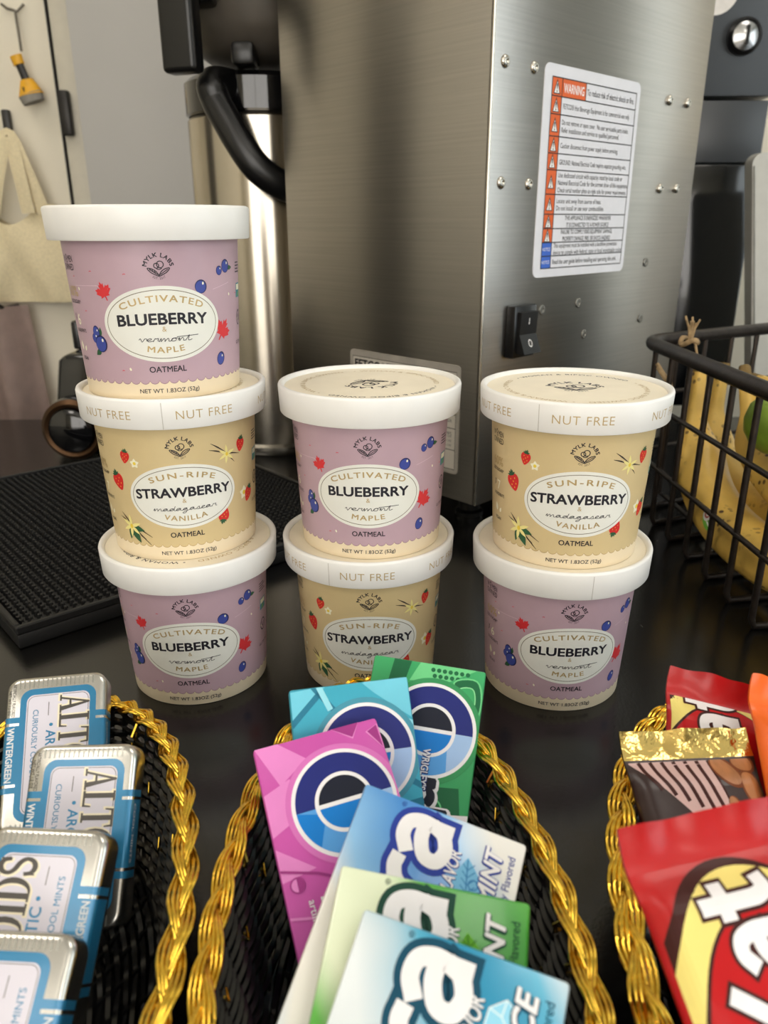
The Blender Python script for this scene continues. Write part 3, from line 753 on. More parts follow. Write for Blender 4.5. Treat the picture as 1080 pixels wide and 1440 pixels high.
# produce sticker on the front banana
A = Art(); A.ell(0, 0, 8.5, 5, ink('sticker_green', (120, 190, 70)), 0, n=30); A.ell(-5, 2, 5.4, 4.6, k_wh, 1, n=24); A.ring(-5, 2.4, 2.6, 2.2, 1.2, ink('sticker_red', (200, 50, 60)), 2, 20); A.rect(0, 5, -1, .4, k_wh, 2)
bp_ = smoothline([(.263, .630, .092), (.262, .600, .056), (.263, .550, .036), (.268, .490, .0318)], 16); d_ = ray(995, 733).normalized(); t_ = .35
while t_ < 1.2:
    q_ = CAMO+d_*t_; near = min(bp_, key=lambda v: (v-q_).length)
    if (near-q_).length < .0204: break
    t_ += .0004
n_ = (q_-near).normalized(); q_ = near+n_*.0206; r_ = Vector((0, -1, -.5)); r_ = (r_-n_*r_.dot(n_)).normalized(); u_ = n_.cross(r_)
ps = tag(empty('fruit_sticker', M=Matrix(((r_.x, u_.x, n_.x, q_.x), (r_.y, u_.y, n_.y, q_.y), (r_.z, u_.z, n_.z, q_.z), (0, 0, 0, 1)))), 'small white, red and green produce sticker on the front banana', 'sticker')
A.build('sticker_face', ps, lambda x, y, h: Vector((x, y, h-x*x*3-y*y*24+.0002)), 2, 2)
m_lime = mat('green_fruit_skin', (128, 158, 48), .35, var=.08, vscale=60, bump=.15, bscale=500)
gf = tag(empty('green_fruit', (.2785, .530, .0975)), 'smooth green fruit resting on the bananas at the right edge', 'fruit')
rev('fruit_skin', [(r_*.82, z_*.86) for r_, z_ in ((0, 0), (.010, .001), (.020, .007), (.0265, .018), (.0275, .028), (.024, .040), (.015, .048), (.006, .050), (.003, .048), (0, .047))], m_lime, gf, 40, 80)
tube('stalk', [(0, 0, .039), (.001, 0, .045), (.003, .001, .048)], .0014, m_stem, gf, 6)
# twine tied to the rim
m_twine = mat('raffia', (176, 148, 108), .85, var=.1, vscale=300)
tk = atz(970, 478, .160); tw = tag(empty('twine_knot', tk), 'frayed tan raffia twine knotted round the wire basket rim', 'twine')
tube('knot', smoothline([(-.006, 0, -.004), (0, -.008, .001), (.006, -.002, -.002), (.002, .007, 0), (-.005, .004, .001)], 6, True), .0022, m_twine, tw, 6, closed=True)
for i in range(9):
    a = random.uniform(-.5, .5)
    tube('frayed_end', [(a*.004, -.002, 0), (a*.009, -.003, .010), (a*.018, -.003+random.uniform(-.003, .003), .017+random.uniform(-.003, .003))], .0009, m_twine, tw, 5)
tube('tail', smoothline([(.002, -.006, 0), (.005, -.008, -.012), (.010, -.006, -.026), (.012, .002, -.04)], 5), .0011, m_twine, tw, 6)
for q in ((.249, .668), (.2435, .65)):
    tube('twine_wrap', smoothline([Vector((q[0]-.012, q[1], .138))-tk, Vector((q[0]-.006, q[1]-.008, .128))-tk, Vector((q[0]+.002, q[1], .120))-tk, Vector((q[0]-.004, q[1]+.005, .112))-tk], 5), .0016, m_twine, tw, 6)

# ================================================================== OATMEAL CUPS
H_, HL, RL, RB, RT, REC = .0882, .0151, .049, .0386, .0424, .0020
VB = H_-HL
def crad(z): return RB + (RT-RB)*min(1.1, max(0, z/VB))
m_paper = mat('cream_paper', (242, 226, 196), .45, var=.01)
m_lid = mat('white_paper_lid', (240, 239, 236), .4, var=.01, coat=.1)
m_lidtop = mat('cream_lid_card', (243, 233, 211), .5, var=.015)
m_lilac = mat('lilac_print', (192, 163, 175), .42, var=.02, vscale=40)
m_tan = mat('tan_print', (216, 194, 146), .42, var=.02, vscale=40)
m_lilac_e = ink('lilac_edge', (150, 120, 132)); m_tan_e = ink('tan_edge', (182, 154, 104))
i_nav = ink('ink_black', (26, 24, 36)); i_gold = ink('gold_print', (196, 170, 116), .35, .3); i_badge = ink('badge_white', (236, 236, 228))
i_ol = ink('olive_line', (120, 112, 88)); i_red = ink('maple_red', (214, 50, 56)); i_blue = ink('berry_blue', (62, 76, 158)); i_bld = ink('berry_dark', (32, 38, 92))
i_grn = ink('leaf_green', (46, 92, 60)); i_str = ink('strawberry_red', (214, 40, 40)); i_pet = ink('petal', (244, 240, 214)); i_yel = ink('petal_yellow', (236, 208, 70))
i_pod = ink('pod_brown', (42, 28, 24)); i_van = ink('vanilla_petal', (240, 228, 150)); i_ltgrn = ink('pale_green', (116, 160, 70)); i_teal = ink('seal_teal', (70, 140, 160)); i_crs = ink('crease_pale', (214, 188, 200))
UM = .0407
def cone_map(x, y, h):
    z = y; a = x/UM; r = crad(z)+h
    return Vector((r*math.sin(a), -r*math.cos(a), z))
def logo(A, cx, cy, k, m, lay):
    A.text('MYLK LABS', cx, cy+.2*k, 2.1*k, m, lay, bold=.03, arc=6.0*k, sp=1.12)
    for x, y, r in ((-1.0, 1.7, 1.25), (.9, 2.3, 1.7)):
        A.ring(cx+x*k, cy+y*k, r*k, r*k, .5*k, m, lay, 28)
    A.ring(cx+.2*k, cy+.55*k, 1.3*k, .75*k, .45*k, m, lay+1, 20, 180, 360)
    for s in (-1, 1):
        lf = [(0, -3.6), (s*1.9, -2.9), (s*4.1, -1.6), (s*5.6, .4), (s*3.4, .1), (s*1.4, -1.2)]
        P = [(cx+v.x*k, cy+v.y*k) for v in smoothline([(a, b, 0) for a, b in lf], 5, True)]
        A.stroke(P, .5*k, m, lay, closed=True)
        A.stroke([(cx+s*.6*k, cy-2.9*k), (cx+s*2.8*k, cy-1.4*k), (cx+s*4.7*k, cy-.1*k)], .42*k, m, lay+1)
    for t in (.3, .55, .8):
        A.stroke([(cx-4.3*t*k-.2*k, cy-3.0*k+2.6*t*k), (cx-4.3*t*k-1.0*k, cy-2.9*k+2.6*t*k+1.2*k)], .42*k, m, lay+1)
    A.text('EST. 2017', cx, cy+.2*k, 1.15*k, m, lay, arc=-5.6*k, sp=1.1)
LEAF = [(0, 1), (.12, .72), (.26, .80), (.20, .42), (.42, .62), (.46, .50), (.72, .54), (.62, .30), (.74, .20), (.38, -.10), (.44, -.26), (.06, -.20), (.05, -.55)]
def maple(A, cx, cy, k, rot, lay):
    pts = LEAF + [(-x, y) for x, y in LEAF[::-1]][:-1]
    c, s = math.cos(R(rot)), math.sin(R(rot))
    A.poly([(cx+k*(x*c-y*s), cy+k*(x*s+y*c)) for x, y in pts], i_red, lay)
def berry(A, cx, cy, r, lay, rot=0, asp=1.1):
    A.ell(cx, cy, r, r*asp, i_bld, lay, rot, 22); A.ell(cx-.06*r, cy-.06*r, r*.86, r*asp*.86, i_blue, lay+1, rot, 22)
    A.ell(cx+.35*r, cy+.45*r, r*.16, r*.22, i_pet, lay+2, 0, 10)
def leaf(A, cx, cy, L, W, rot, m, lay):
    c, s = math.cos(R(rot)), math.sin(R(rot)); pts = []
    for i in range(9): t = i/8; pts.append((L*t, W*math.sin(math.pi*t**.8)/2))
    for i in range(7, 0, -1): t = i/8; pts.append((L*t, -W*math.sin(math.pi*t**.8)/2))
    A.poly([(cx+x*c-y*s, cy+x*s+y*c) for x, y in pts], m, lay)
def strawberry(A, cx, cy, k, rot, lay):
    pts = [(0, -1.15), (.45, -.75), (.78, -.1), (.72, .45), (.35, .72), (0, .66), (-.35, .72), (-.72, .45), (-.78, -.1), (-.45, -.75)]
    c, s = math.cos(R(rot)), math.sin(R(rot)); tr = lambda x, y: (cx+k*(x*c-y*s), cy+k*(x*s+y*c))
    A.poly([tr(v.x, v.y) for v in smoothline([(a, b, 0) for a, b in pts], 4, True)], i_str, lay)
    for x, y in ((-.3, .2), (.3, .2), (0, -.1), (-.3, -.4), (.3, -.4), (0, -.75)):
        p = tr(x, y); A.ell(p[0], p[1], .05*k, .09*k, i_yel, lay+1, rot, 6)
    for a in (30, 65, 90, 120, 155):
        p = tr(0, .55); leaf(A, p[0], p[1], .62*k, .26*k, a+rot, i_grn, lay+2)
    A.stroke([tr(0, .6), tr(.1, 1.2)], .12*k, i_grn, lay+3)
def flower(A, cx, cy, k, lay):
    for a in range(5): leaf(A, cx, cy, 1.1*k, .8*k, 72*a+18, i_pet, lay)
    A.ell(cx, cy, .36*k, .36*k, i_yel, lay+1, n=10)
def vanilla(A, cx, cy, k, lay, pods, leaves=(), pet=(95, 150, 205, 262, 320, 20)):
    for (x0, y0, x1, y1) in pods:
        A.stroke([(v.x, v.y) for v in smoothline([(cx+x0, cy+y0, 0), (cx+x0*.6+x1*.4, cy+y0*.55+y1*.45+.5, 0), (cx+x1, cy+y1, 0)], 5)], .75, i_pod, lay, taper=True)
    for a, L in leaves: leaf(A, cx, cy, L, L*.42, a, i_grn, lay+1)
    for a in pet: leaf(A, cx, cy, k, k*.3, a, i_van, lay+2)
    A.ell(cx, cy, k*.16, k*.2, i_yel, lay+3, n=10)
# crop pixels of the two best seen labels -> label millimetres
def D_(x, y):
    xc, r = 418, 305; a = math.asin(max(-.99, min(.99, (x-xc)/r)))
    return (40.7*(a-math.asin((412-xc)/r)), (787-(500+y/3))/181*73 - 9.5*(1-math.cos(a)))
def B_(x, y):
    t = (y-230)/520; xc = 590+60*t; r = 343-66*t; a = math.asin(max(-.99, min(.99, (x-xc)/r)))
    return (40.7*a, (805-y)/518*73 - 10*(1-math.cos(a)))
OC, ORX, ORY = 35.8, 28.6, 17.6
def label_art(kind):
    P_ = []
    def new(n):
        a_ = Art(); P_.append((n, a_)); return a_
    lets = new('flavour_lettering')
    bd = new('oval_badge'); bd.ell(0, OC, ORX, ORY, i_badge, 6, n=90); bd.ring(0, OC, ORX-1.8, ORY-1.8, .32, i_ol, 7, 90)
    lg = new('maker_logo'); logo(lg, 0, 60.8, .86, i_nav, 3)
    if kind == 'blue':
        lets.text('CULTIVATED', 0, OC-38.5, 2.9, i_gold, 8, bold=.02, arc=49, width=39, sp=1.2)
        lets.text('BLUEBERRY', 0, OC+.2, 4.9, i_nav, 8, bold=.03, width=43, bow=-.0018)
        lets.text('MAPLE', 0, OC+35.8, 2.7, i_gold, 8, bold=.02, arc=-49.0, width=18, sp=1.2)
        pen_word(lets, 'vermont', 0, OC-7.9, 1.6, 25, .30, i_nav, 9)
    else:
        lets.text('SUN-RIPE', 0, OC-38.5, 2.9, i_gold, 8, bold=.02, arc=49, width=33, sp=1.3)
        lets.text('STRAWBERRY', 0, OC+.2, 4.9, i_nav, 8, bold=.03, width=50, bow=-.0018)
        lets.text('VANILLA', 0, OC+35.8, 2.7, i_gold, 8, bold=.02, arc=-49.0, width=23, sp=1.2)
        pen_word(lets, 'madagascar', 0, OC-7.4, 1.45, 33, .28, i_nav, 9)
    lets.text('&', 0, OC-3.2, 2.3, i_gold, 8)
    lets = new('product_lettering'); lets.text('OATMEAL', 0, 13.4, 2.7, i_nav, 3, bold=.02, width=18)
    lets = new('weight_lettering'); lets.text('NET WT 1.83OZ (52g)', 0, 3.3, 2.0, i_nav, 3, bold=.008, width=30)
    # facts down the left side
    lx = -50
    lets = new('owner_lettering'); lets.text('W\u2640MEN', lx, 63.5, 2.9, i_nav, 3, bold=.006, width=11); lets.text('OWNED', lx, 59.8, 2.9, i_nav, 3, bold=.006, width=11)
    lets = new('sugar_lettering'); lets.text('60%', lx, 48.0, 4.6, i_gold, 3, bold=.01, width=10.5); lets.text('LESS SUGAR*', lx, 44.6, 1.7, i_nav, 3, bold=.01, width=12)
    lets = new('ingredient_lettering'); lets.text('6' if kind == 'blue' else '7', lx+1, 34.6, 5.0, i_pet, 3, bold=.01); lets.text('INGREDIENTS', lx+1, 31.0, 1.7, i_nav, 3, bold=.01, width=11)
    lets.stroke([(lx-4, 39.5), (lx-2.5, 37)], .4, i_nav, 3); lets.stroke([(lx-2.6, 39.8), (lx-4.2, 36)], .4, i_nav, 3)
    lets = new('vegan_mark'); leaf(lets, lx-1, 22.0, 5, 2.6, 100, i_pet, 3); leaf(lets, lx+2, 22.0, 3.2, 1.8, 60, i_pet, 3); lets.text('VEGAN', lx, 17.5, 1.7, i_nav, 3, bold=.01, width=6.5)
    # seals down the right side
    rx = 51
    lets = new('seal_mark')
    for j in range(4): lets.stroke([(rx-4.5, 62-1.5*j), (rx+(3.5 if j % 2 else 1.5), 62-1.5*j)], .55, i_nav, 3)
    lets = new('seal_mark'); lets.rect(rx-3.6, rx+3.6, 45, 52, i_teal, 3); lets.rect(rx-3.0, rx+3.0, 48.6, 51.4, i_pet, 4); leaf(lets, rx-2, 45.6, 4.4, 1.8, 35, i_ltgrn, 5)
    lets = new('seal_mark'); lets.ring(rx, 35, 3.0, 3.6, .7, i_nav, 3, 24); lets.stroke([(rx-1, 36.6), (rx-1, 34.4), (rx, 33.4), (rx+1, 34.4), (rx+1, 36.6)], .6, i_nav, 4); lets = new('seal_lettering'); lets.text('GLUTEN FREE', rx+1, 22, 1.6, i_nav, 3, bold=.01, width=12)
    if kind == 'blue':
        u, v = D_(230, 475); ill = new('maple_leaf_print'); maple(ill, u, v, 5.8, 20, 3)
        u, v = D_(625, 622); ill = new('maple_leaf_print'); maple(ill, u, v, 7.6, -35, 3)
        u, v = D_(551, 465); ill = new('blueberry_print'); berry(ill, u, v, 3.2, 3, 0, 1.0)
        u, v = D_(617, 717); ill = new('blueberry_print'); berry(ill, u, v, 2.7, 3, -15, 1.25)
        u, v = D_(647, 384); ill = new('blueberry_print'); berry(ill, u, v, 2.9, 4); leaf(ill, u+1.6, v-.9, 4.4, 2.2, 0, i_grn, 3); u, v = D_(622, 404); berry(ill, u, v, 2.0, 3)
        u, v = D_(190, 632); ill = new('blueberry_print'); berry(ill, u+.6, v-1.0, 3.7, 6); berry(ill, u-2.9, v+1.5, 2.2, 3); berry(ill, u-1.6, v+4.2, 2.3, 3, 0, 1.4); leaf(ill, u-.2, v-4.0, 4.6, 2.8, 215, i_grn, 3); leaf(ill, u+1.0, v+2.6, 4.2, 1.9, 85, i_grn, 3)
        ill = new('fleck_print')
        for x, y in ((150, 440), (660, 480), (280, 742), (700, 560)):
            u, v = D_(x, y); ill.ell(u, v, .55, .8, i_pet, 3, 20, 8)
        for x, y in ((140, 395), (195, 395), (255, 745), (690, 470), (160, 520), (300, 420)):
            u, v = D_(x, y); ill.stroke([(u-.6, v), (u, v+.3), (u+.7, v+.1)], .3, i_red, 3)
        for pts in ([(-46, 53), (-30, 53.4), (-24, 52.2)], [(26, 50.6), (38, 53.2)]): ill.stroke(pts, .28, i_crs, 3)
    else:
        u, v = B_(398, 382); ill = new('strawberry_print'); strawberry(ill, u, v, 3.5, -10, 3); u, v = B_(437, 412); ill = new('flower_print'); flower(ill, u, v, 2.4, 3)
        u, v = B_(375, 472); ill = new('strawberry_print'); strawberry(ill, u, v, 4.9, 20, 3)
        u, v = B_(848, 366); ill = new('strawberry_print'); strawberry(ill, u, v, 3.8, -10, 3)
        u, v = B_(878, 568); ill = new('strawberry_print'); strawberry(ill, u+1, v, 4.4, -25, 5); flower(ill, u-3.4, v+1.4, 3.6, 3)
        u, v = B_(780, 642); ill = new('strawberry_print'); strawberry(ill, u, v, 4.2, 165, 3)
        u, v = B_(790, 402); ill = new('vanilla_print'); vanilla(ill, u, v, 5.2, 3, ((-10, 3.8, .3, .2), (-9, 7.2, .4, .4), (0, 0, 8.6, -1.6), (0, -.4, 5, -5.4)))
        u, v = B_(437, 655); ill = new('vanilla_print'); vanilla(ill, u, v, 6.6, 9, ((-7.5, 4.6, 1, 0), (-6.0, 7.0, 1, 0), (1, 0, 11.2, -9.6), (2, .6, 12.4, -5.0), (2, -2, 8.6, -6.6)), ((-12, 8.4), (255, 8.0), (-62, 10.2)))
    return P_
def make_cup(kind):
    root = empty('oatmeal_cup'); sm, se = (m_lilac, m_lilac_e) if kind == 'blue' else (m_tan, m_tan_e)
    rev('paper_cup', [(0, .002), (RB-.002, .002), (RB-.0018, .0), (RB-.0003, .0), (RB, .0004), (crad(.02), .02), (crad(.045), .045), (crad(VB+.004), VB+.004)], m_paper, root, 160, 40)
    # coloured sleeve with scalloped lower edge
    N = 54*8; bm = bmesh.new(); cols = []
    for i in range(N):
        a = 2*math.pi*i/N; fr = (i % 8)/8; vb = 9.4-1.5*math.sin(math.pi*fr)**.6
        q = []
        for vv, h in ((vb-.32, .00002), (vb+.02, .00002), (vb, .00005), (20, .00005), (45, .00005), (VB*1000+2, .00005)):
            r = crad(vv/1000)+h; q.append(bm.verts.new((r*math.sin(a), -r*math.cos(a), vv/1000)))
        cols.append(q)
    for i in range(N):
        a, b = cols[i], cols[(i+1) % N]
        f = bm.faces.new((a[0], b[0], b[1], a[1])); f.material_index = 1
        for k in range(2, 5): bm.faces.new((a[k], b[k], b[k+1], a[k+1]))
    sl_ = finish('printed_sleeve', bm, [sm, se], root, True, 30)
    kw = dict(cu=2.4, base=.00006, step=.00003)
    for n_, a_ in label_art(kind):
        o_ = a_.build(n_, root, cone_map, **kw)
        if n_ == 'fleck_print': o_['kind'] = 'stuff'
    ld = rev('lid', [(RL-.0026, VB+.003), (RL-.0022, VB), (RL-.0010, VB), (RL-.0006, VB+.0006), (RL, VB+HL-.0014), (RL-.0004, VB+HL-.0004), (RL-.0014, VB+HL), (RL-.0026, VB+HL-.0004), (RL-.0032, VB+HL-.0014), (RL-.0034, VB+HL-REC), (RL-.0034, VB+HL-REC-.0006)], m_lid, root, 160, 50)
    rev('lid_top', [(RL-.0031, VB+HL-REC-.0008), (RL-.0036, VB+HL-REC-.0001), (RL-.0050, VB+HL-REC), (0, VB+HL-REC)], m_lidtop, ld, 120)
    A = Art()
    for t in range(3):
        A.text('\u2022 WOMAN & BIPOC OWNED', 0, 0, 2.6, i_nav if t == 0 else i_gold, 0, bold=.008, arc=34.5, width=66, rot=120*t, sp=1.15)
    logo(A, 0, -1.0, 1.9, i_nav, 0)
    A.build('lid_print', ld, lambda x, y, h: Vector((x, y, VB+HL-REC+h)), step=.00002)
    S = Art(); S.stroke([(0, .4), (0, HL*1000-1.6)], .35, ink('seam_line', (196, 192, 184)), 0)  # thin greyish line drawn down the lid seam
    def lmap(x, y, h):
        a = x/.0487; f = max(0, min(1, (y-.0006)/(HL-.002))); r = RL-.0006+.0006*f+h
        return Vector((r*math.sin(a), -r*math.cos(a), VB+y))
    for v in S.bm.verts:
        if len(v.link_faces) and v.co.z == 0: v.co.x += -21.0
    S.build('lid_seam', ld, lmap, cu=2.4, base=.00005)
    if kind != 'blue':
        for t in range(6):
            S = Art(); S.text('NUT FREE', 51.0*(t-2.5)+25.5, 5.0, 4.2, i_gold, 1, bold=-.008, width=29, sp=1.1)
            S.build('rim_lettering', ld, lmap, cu=2.4, base=.00005)
    return root
PZ = H_-REC
protos = {'blue': make_cup('blue'), 'straw': make_cup('straw')}
used = set()
# name, kind, level, x, y, label turn, lid turn, label
CUPS = [
 ('blue', 2, -.1158, .4076, 2.5, 150, 'lilac blueberry oatmeal cup at the very top of the left tower of three'),
 ('straw', 1, -.1129, .4098, 0, 17, 'tan strawberry oatmeal cup in the middle of the left tower of three'),
 ('blue', 0, -.1108, .4043, -8, 120, 'lilac blueberry oatmeal cup at the bottom of the left tower of three'),
 ('blue', 1, -.0074, .4102, -2, 200, 'lilac blueberry oatmeal cup on top of the middle stack of two'),
 ('straw', 0, -.0090, .4111, 0, -1, 'tan strawberry oatmeal cup under the blueberry one in the middle stack'),
 ('straw', 1, .0997, .3967, 10, 6, 'tan strawberry oatmeal cup on top of the right stack of two'),
 ('blue', 0, .0991, .3974, 14, 46, 'lilac blueberry oatmeal cup under the strawberry one in the right stack')]
for kind, lev, x, y, off, lidoff, lab in CUPS:
    o = protos[kind] if kind not in used else copy_tree(protos[kind]); used.add(kind)
    o.location = (x, y, lev*PZ + .0002*(lev+1)); fz = math.atan2(-x, y); o.rotation_euler = (0, 0, fz+R(off))
    for ch in o.children:
        if ch.name.startswith('lid'): ch.rotation_euler = (0, 0, R(lidoff-off))
    tag(o, lab, 'cup', 'oatmeal cups stacked on the counter')

# ================================================================== WOVEN BASKETS
m_weave = mat('black_cane', (14, 14, 15), .22, var=.03)
m_gold = mat('gold_cord', (248, 204, 78), .22, 1.0, var=.08, vscale=400)
EA, EB, RZ = .1335, .0525, .055
def ellp(t, a, b): return b*math.cos(t), a*math.sin(t)
def make_basket():
    root = empty('woven_basket')
    def sc(w): return .80+.20*w**.8
    NS = 56; V = []
    bm = bmesh.new(); n = NS*6
    rows = 21
    for j in range(rows):
        w = (j+.5)/rows; s = sc(w); z = .006+.046*w; P = []
        for i in range(n):
            t = 2*math.pi*i/n; off = .0013*math.cos(NS/2*t+math.pi*(j % 2))
            P.append(((EB*s+off)*math.cos(t), (EA*s+off)*math.sin(t), z))
        bm_tube(bm, P, .00125, 5, closed=True)
    finish('side_weave', bm, m_weave, root, True, 70)['kind'] = 'stuff'
    bm = bmesh.new()
    for i in range(NS):
        t = 2*math.pi*(i+.5)/NS; P = []
        for k in range(8):
            w = k/7; s = sc(w); P.append((EB*s*math.cos(t), EA*s*math.sin(t), .003+.050*w))
        bm_tube(bm, P, .0012, 5, up=Vector((math.cos(t), math.sin(t), .01)))
    finish('stakes', bm, m_weave, root, True, 70)['kind'] = 'stuff'
    bm = bmesh.new(); n = 160
    for j in range(18):
        w = (j+1)/18*.80; P = []
        for i in range(n):
            t = 2*math.pi*i/n; P.append((EB*w*math.cos(t), (EA-.03*0)*w*math.sin(t), .0034+.0009*math.cos(20*t+math.pi*(j % 2))))
        bm_tube(bm, P, .00135, 5, closed=True)
    for i in range(40):
        t = 2*math.pi*i/40; bm_tube(bm, [(0, 0, .0034), (EB*.8*math.cos(t), EA*.8*math.sin(t), .0034)], .0011, 5)
    finish('base_weave', bm, m_weave, root, True, 70)['kind'] = 'stuff'
    bm = bmesh.new(); bm_tube(bm, [(EB*.80*math.cos(2*math.pi*i/120), EA*.80*math.sin(2*math.pi*i/120), .0026) for i in range(120)], .0024, 8, closed=True)
    finish('foot_ring', bm, m_weave, root, True, 70)
    # braided gold rim: three strands of three wires
    n = 640; per = 14
    for k in range(3):
        for w in range(3):
            P = []
            for i in range(n):
                t = 2*math.pi*i/n; ph = per*t+2*math.pi*k/3
                lat = .0024*math.sin(ph)+(w-1)*.00105*(1-.3*math.cos(2*ph)); ver = .0013*math.sin(2*ph)+.0004*(1 if w == 1 else 0)+.0003*math.sin(7*t+k)
                nx, ny = math.cos(t)/EB, math.sin(t)/EA; q = math.hypot(nx, ny); nx, ny = nx/q, ny/q
                x, y = ellp(t, EA+.0005, EB+.0005); P.append((x+nx*lat, y+ny*lat, RZ+ver))
            tube('gold_wire', P, .00064, m_gold, root, 6, closed=True)
    rnd = random.Random(3)
    for i in range(0, 56, 2):
        t = 2*math.pi*(i+.5)/NS; w0 = rnd.choice((.35, .55, .72)); P = []
        for dt, w in ((-.012, w0+.10), (0, w0), (.012, w0+.10)):
            s = sc(w); P.append(((EB*s-.0022)*math.cos(t+dt), (EA*s-.0022)*math.sin(t+dt), .006+.046*w))
        tube('gold_stitch', P, .00042, m_gold, root, 5)
    for i in range(0, 56, 5):
        t = 2*math.pi*(i+.2)/NS; x, y = ellp(t, EA*.985, EB*.985); x2, y2 = ellp(t+.02, EA*.95, EB*.95)
        tube('gold_tie', [(x, y, RZ-.001), (x2*.985, y2*.985, RZ-.006), (x2, y2, RZ-.009), (x*.97, y*.97, RZ-.005)], .0006, m_gold, root, 5)
    return root
bk0 = make_basket()
BASK = [((-.1215, .156, .0002), 4, 'black woven basket with gold braided rim holding silver mint tins'),
        ((.0025, .170, .0002), 3, 'black woven basket with gold braided rim holding chewing gum packs'),
        ((.1355, .156, .0002), -6, 'black woven basket with gold braided rim holding chocolate bars')]
for i, (p, a, lab) in enumerate(BASK):
    o = bk0 if i == 0 else copy_tree(bk0)
    o.location = p; o.rotation_euler = (0, 0, R(a)); o.scale = ((1.14, 1.02, 1.2)[i], 1, 1); tag(o, lab, 'basket', 'woven snack baskets')

# ================================================================== SNACK PACKS
def place(TL, TR, w, ht, th, tilt, ratio):
    a, b = ray(*TL), ray(*TR)*ratio
    t = w/(b-a).length; A_, B_ = CAMO+a*t, CAMO+b*t; e = (B_-A_).normalized()
    hp = e.cross(Vector((0, 0, 1))).normalized()
    d = hp*math.cos(R(tilt))-Vector((0, 0, 1))*math.sin(R(tilt)); d = (d-e*d.dot(e)).normalized()
    up = -d; n = e.cross(up).normalized()
    c = (A_+B_)/2+d*ht/2-n*th/2
    return Matrix(((e.x, up.x, n.x, c.x), (e.y, up.y, n.y, c.y), (e.z, up.z, n.z, c.z), (0, 0, 0, 1)))
def swoosh(name, dark, mid, light, k=(95, 40), ph=0.0, coat=.12):
    m = bpy.data.materials.new(name); m.use_nodes = True; nt = m.node_tree; b = nt.nodes['Principled BSDF']
    b.inputs['Roughness'].default_value = .28; b.inputs['Coat Weight'].default_value = coat; b.inputs['Coat Roughness'].default_value = .06
    tc = nt.nodes.new('ShaderNodeTexCoord'); sp = nt.nodes.new('ShaderNodeSeparateXYZ'); nt.links.new(tc.outputs['Object'], sp.inputs[0])
    ns = nt.nodes.new('ShaderNodeTexNoise'); ns.inputs['Scale'].default_value = 22; ns.inputs['Detail'].default_value = 1; nt.links.new(tc.outputs['Object'], ns.inputs['Vector'])
    def mth(op, a, bb):
        q = nt.nodes.new('ShaderNodeMath'); q.operation = op
        for i, v in enumerate((a, bb)):
            if isinstance(v, (int, float)): q.inputs[i].default_value = v
            elif v is not None: nt.links.new(v, q.inputs[i])
        return q.outputs[0]
    v = mth('ADD', mth('ADD', mth('MULTIPLY', sp.outputs[0], k[0]), mth('MULTIPLY', sp.outputs[1], k[1])), mth('MULTIPLY', ns.outputs[0], 3.4))
    v = mth('ADD', mth('MULTIPLY', mth('SINE', mth('ADD', v, ph), None), .5), .5)
    r = nt.nodes.new('ShaderNodeValToRGB'); el = r.color_ramp.elements
    el[0].position, el[0].color = .05, (*lin(dark), 1); el[1].position, el[1].color = .92, (*lin(light), 1)
    x = el.new(.45); x.color = (*lin(mid), 1)
    nt.links.new(v, r.inputs[0]); nt.links.new(r.outputs[0], b.inputs['Base Color'])
    return m
def glossy(name, rgb): return mat('pack_'+name, rgb, .42, 0, .05, var=.02, spec=.2)
g_navy, g_black, g_white = glossy('navy', (36, 44, 118)), glossy('ink_navy', (26, 30, 46)), glossy('white', (238, 236, 238))
g_blue, g_sky, g_pale = glossy('bright_blue', (20, 124, 208)), glossy('sky', (88, 160, 226)), glossy('pale_sky', (164, 196, 236))
def carton(root, w, h, t, m, bev=.0012):
    return box('carton', -w/2, w/2, -h/2, h/2, -t/2, t/2, m, root, bev, 2)
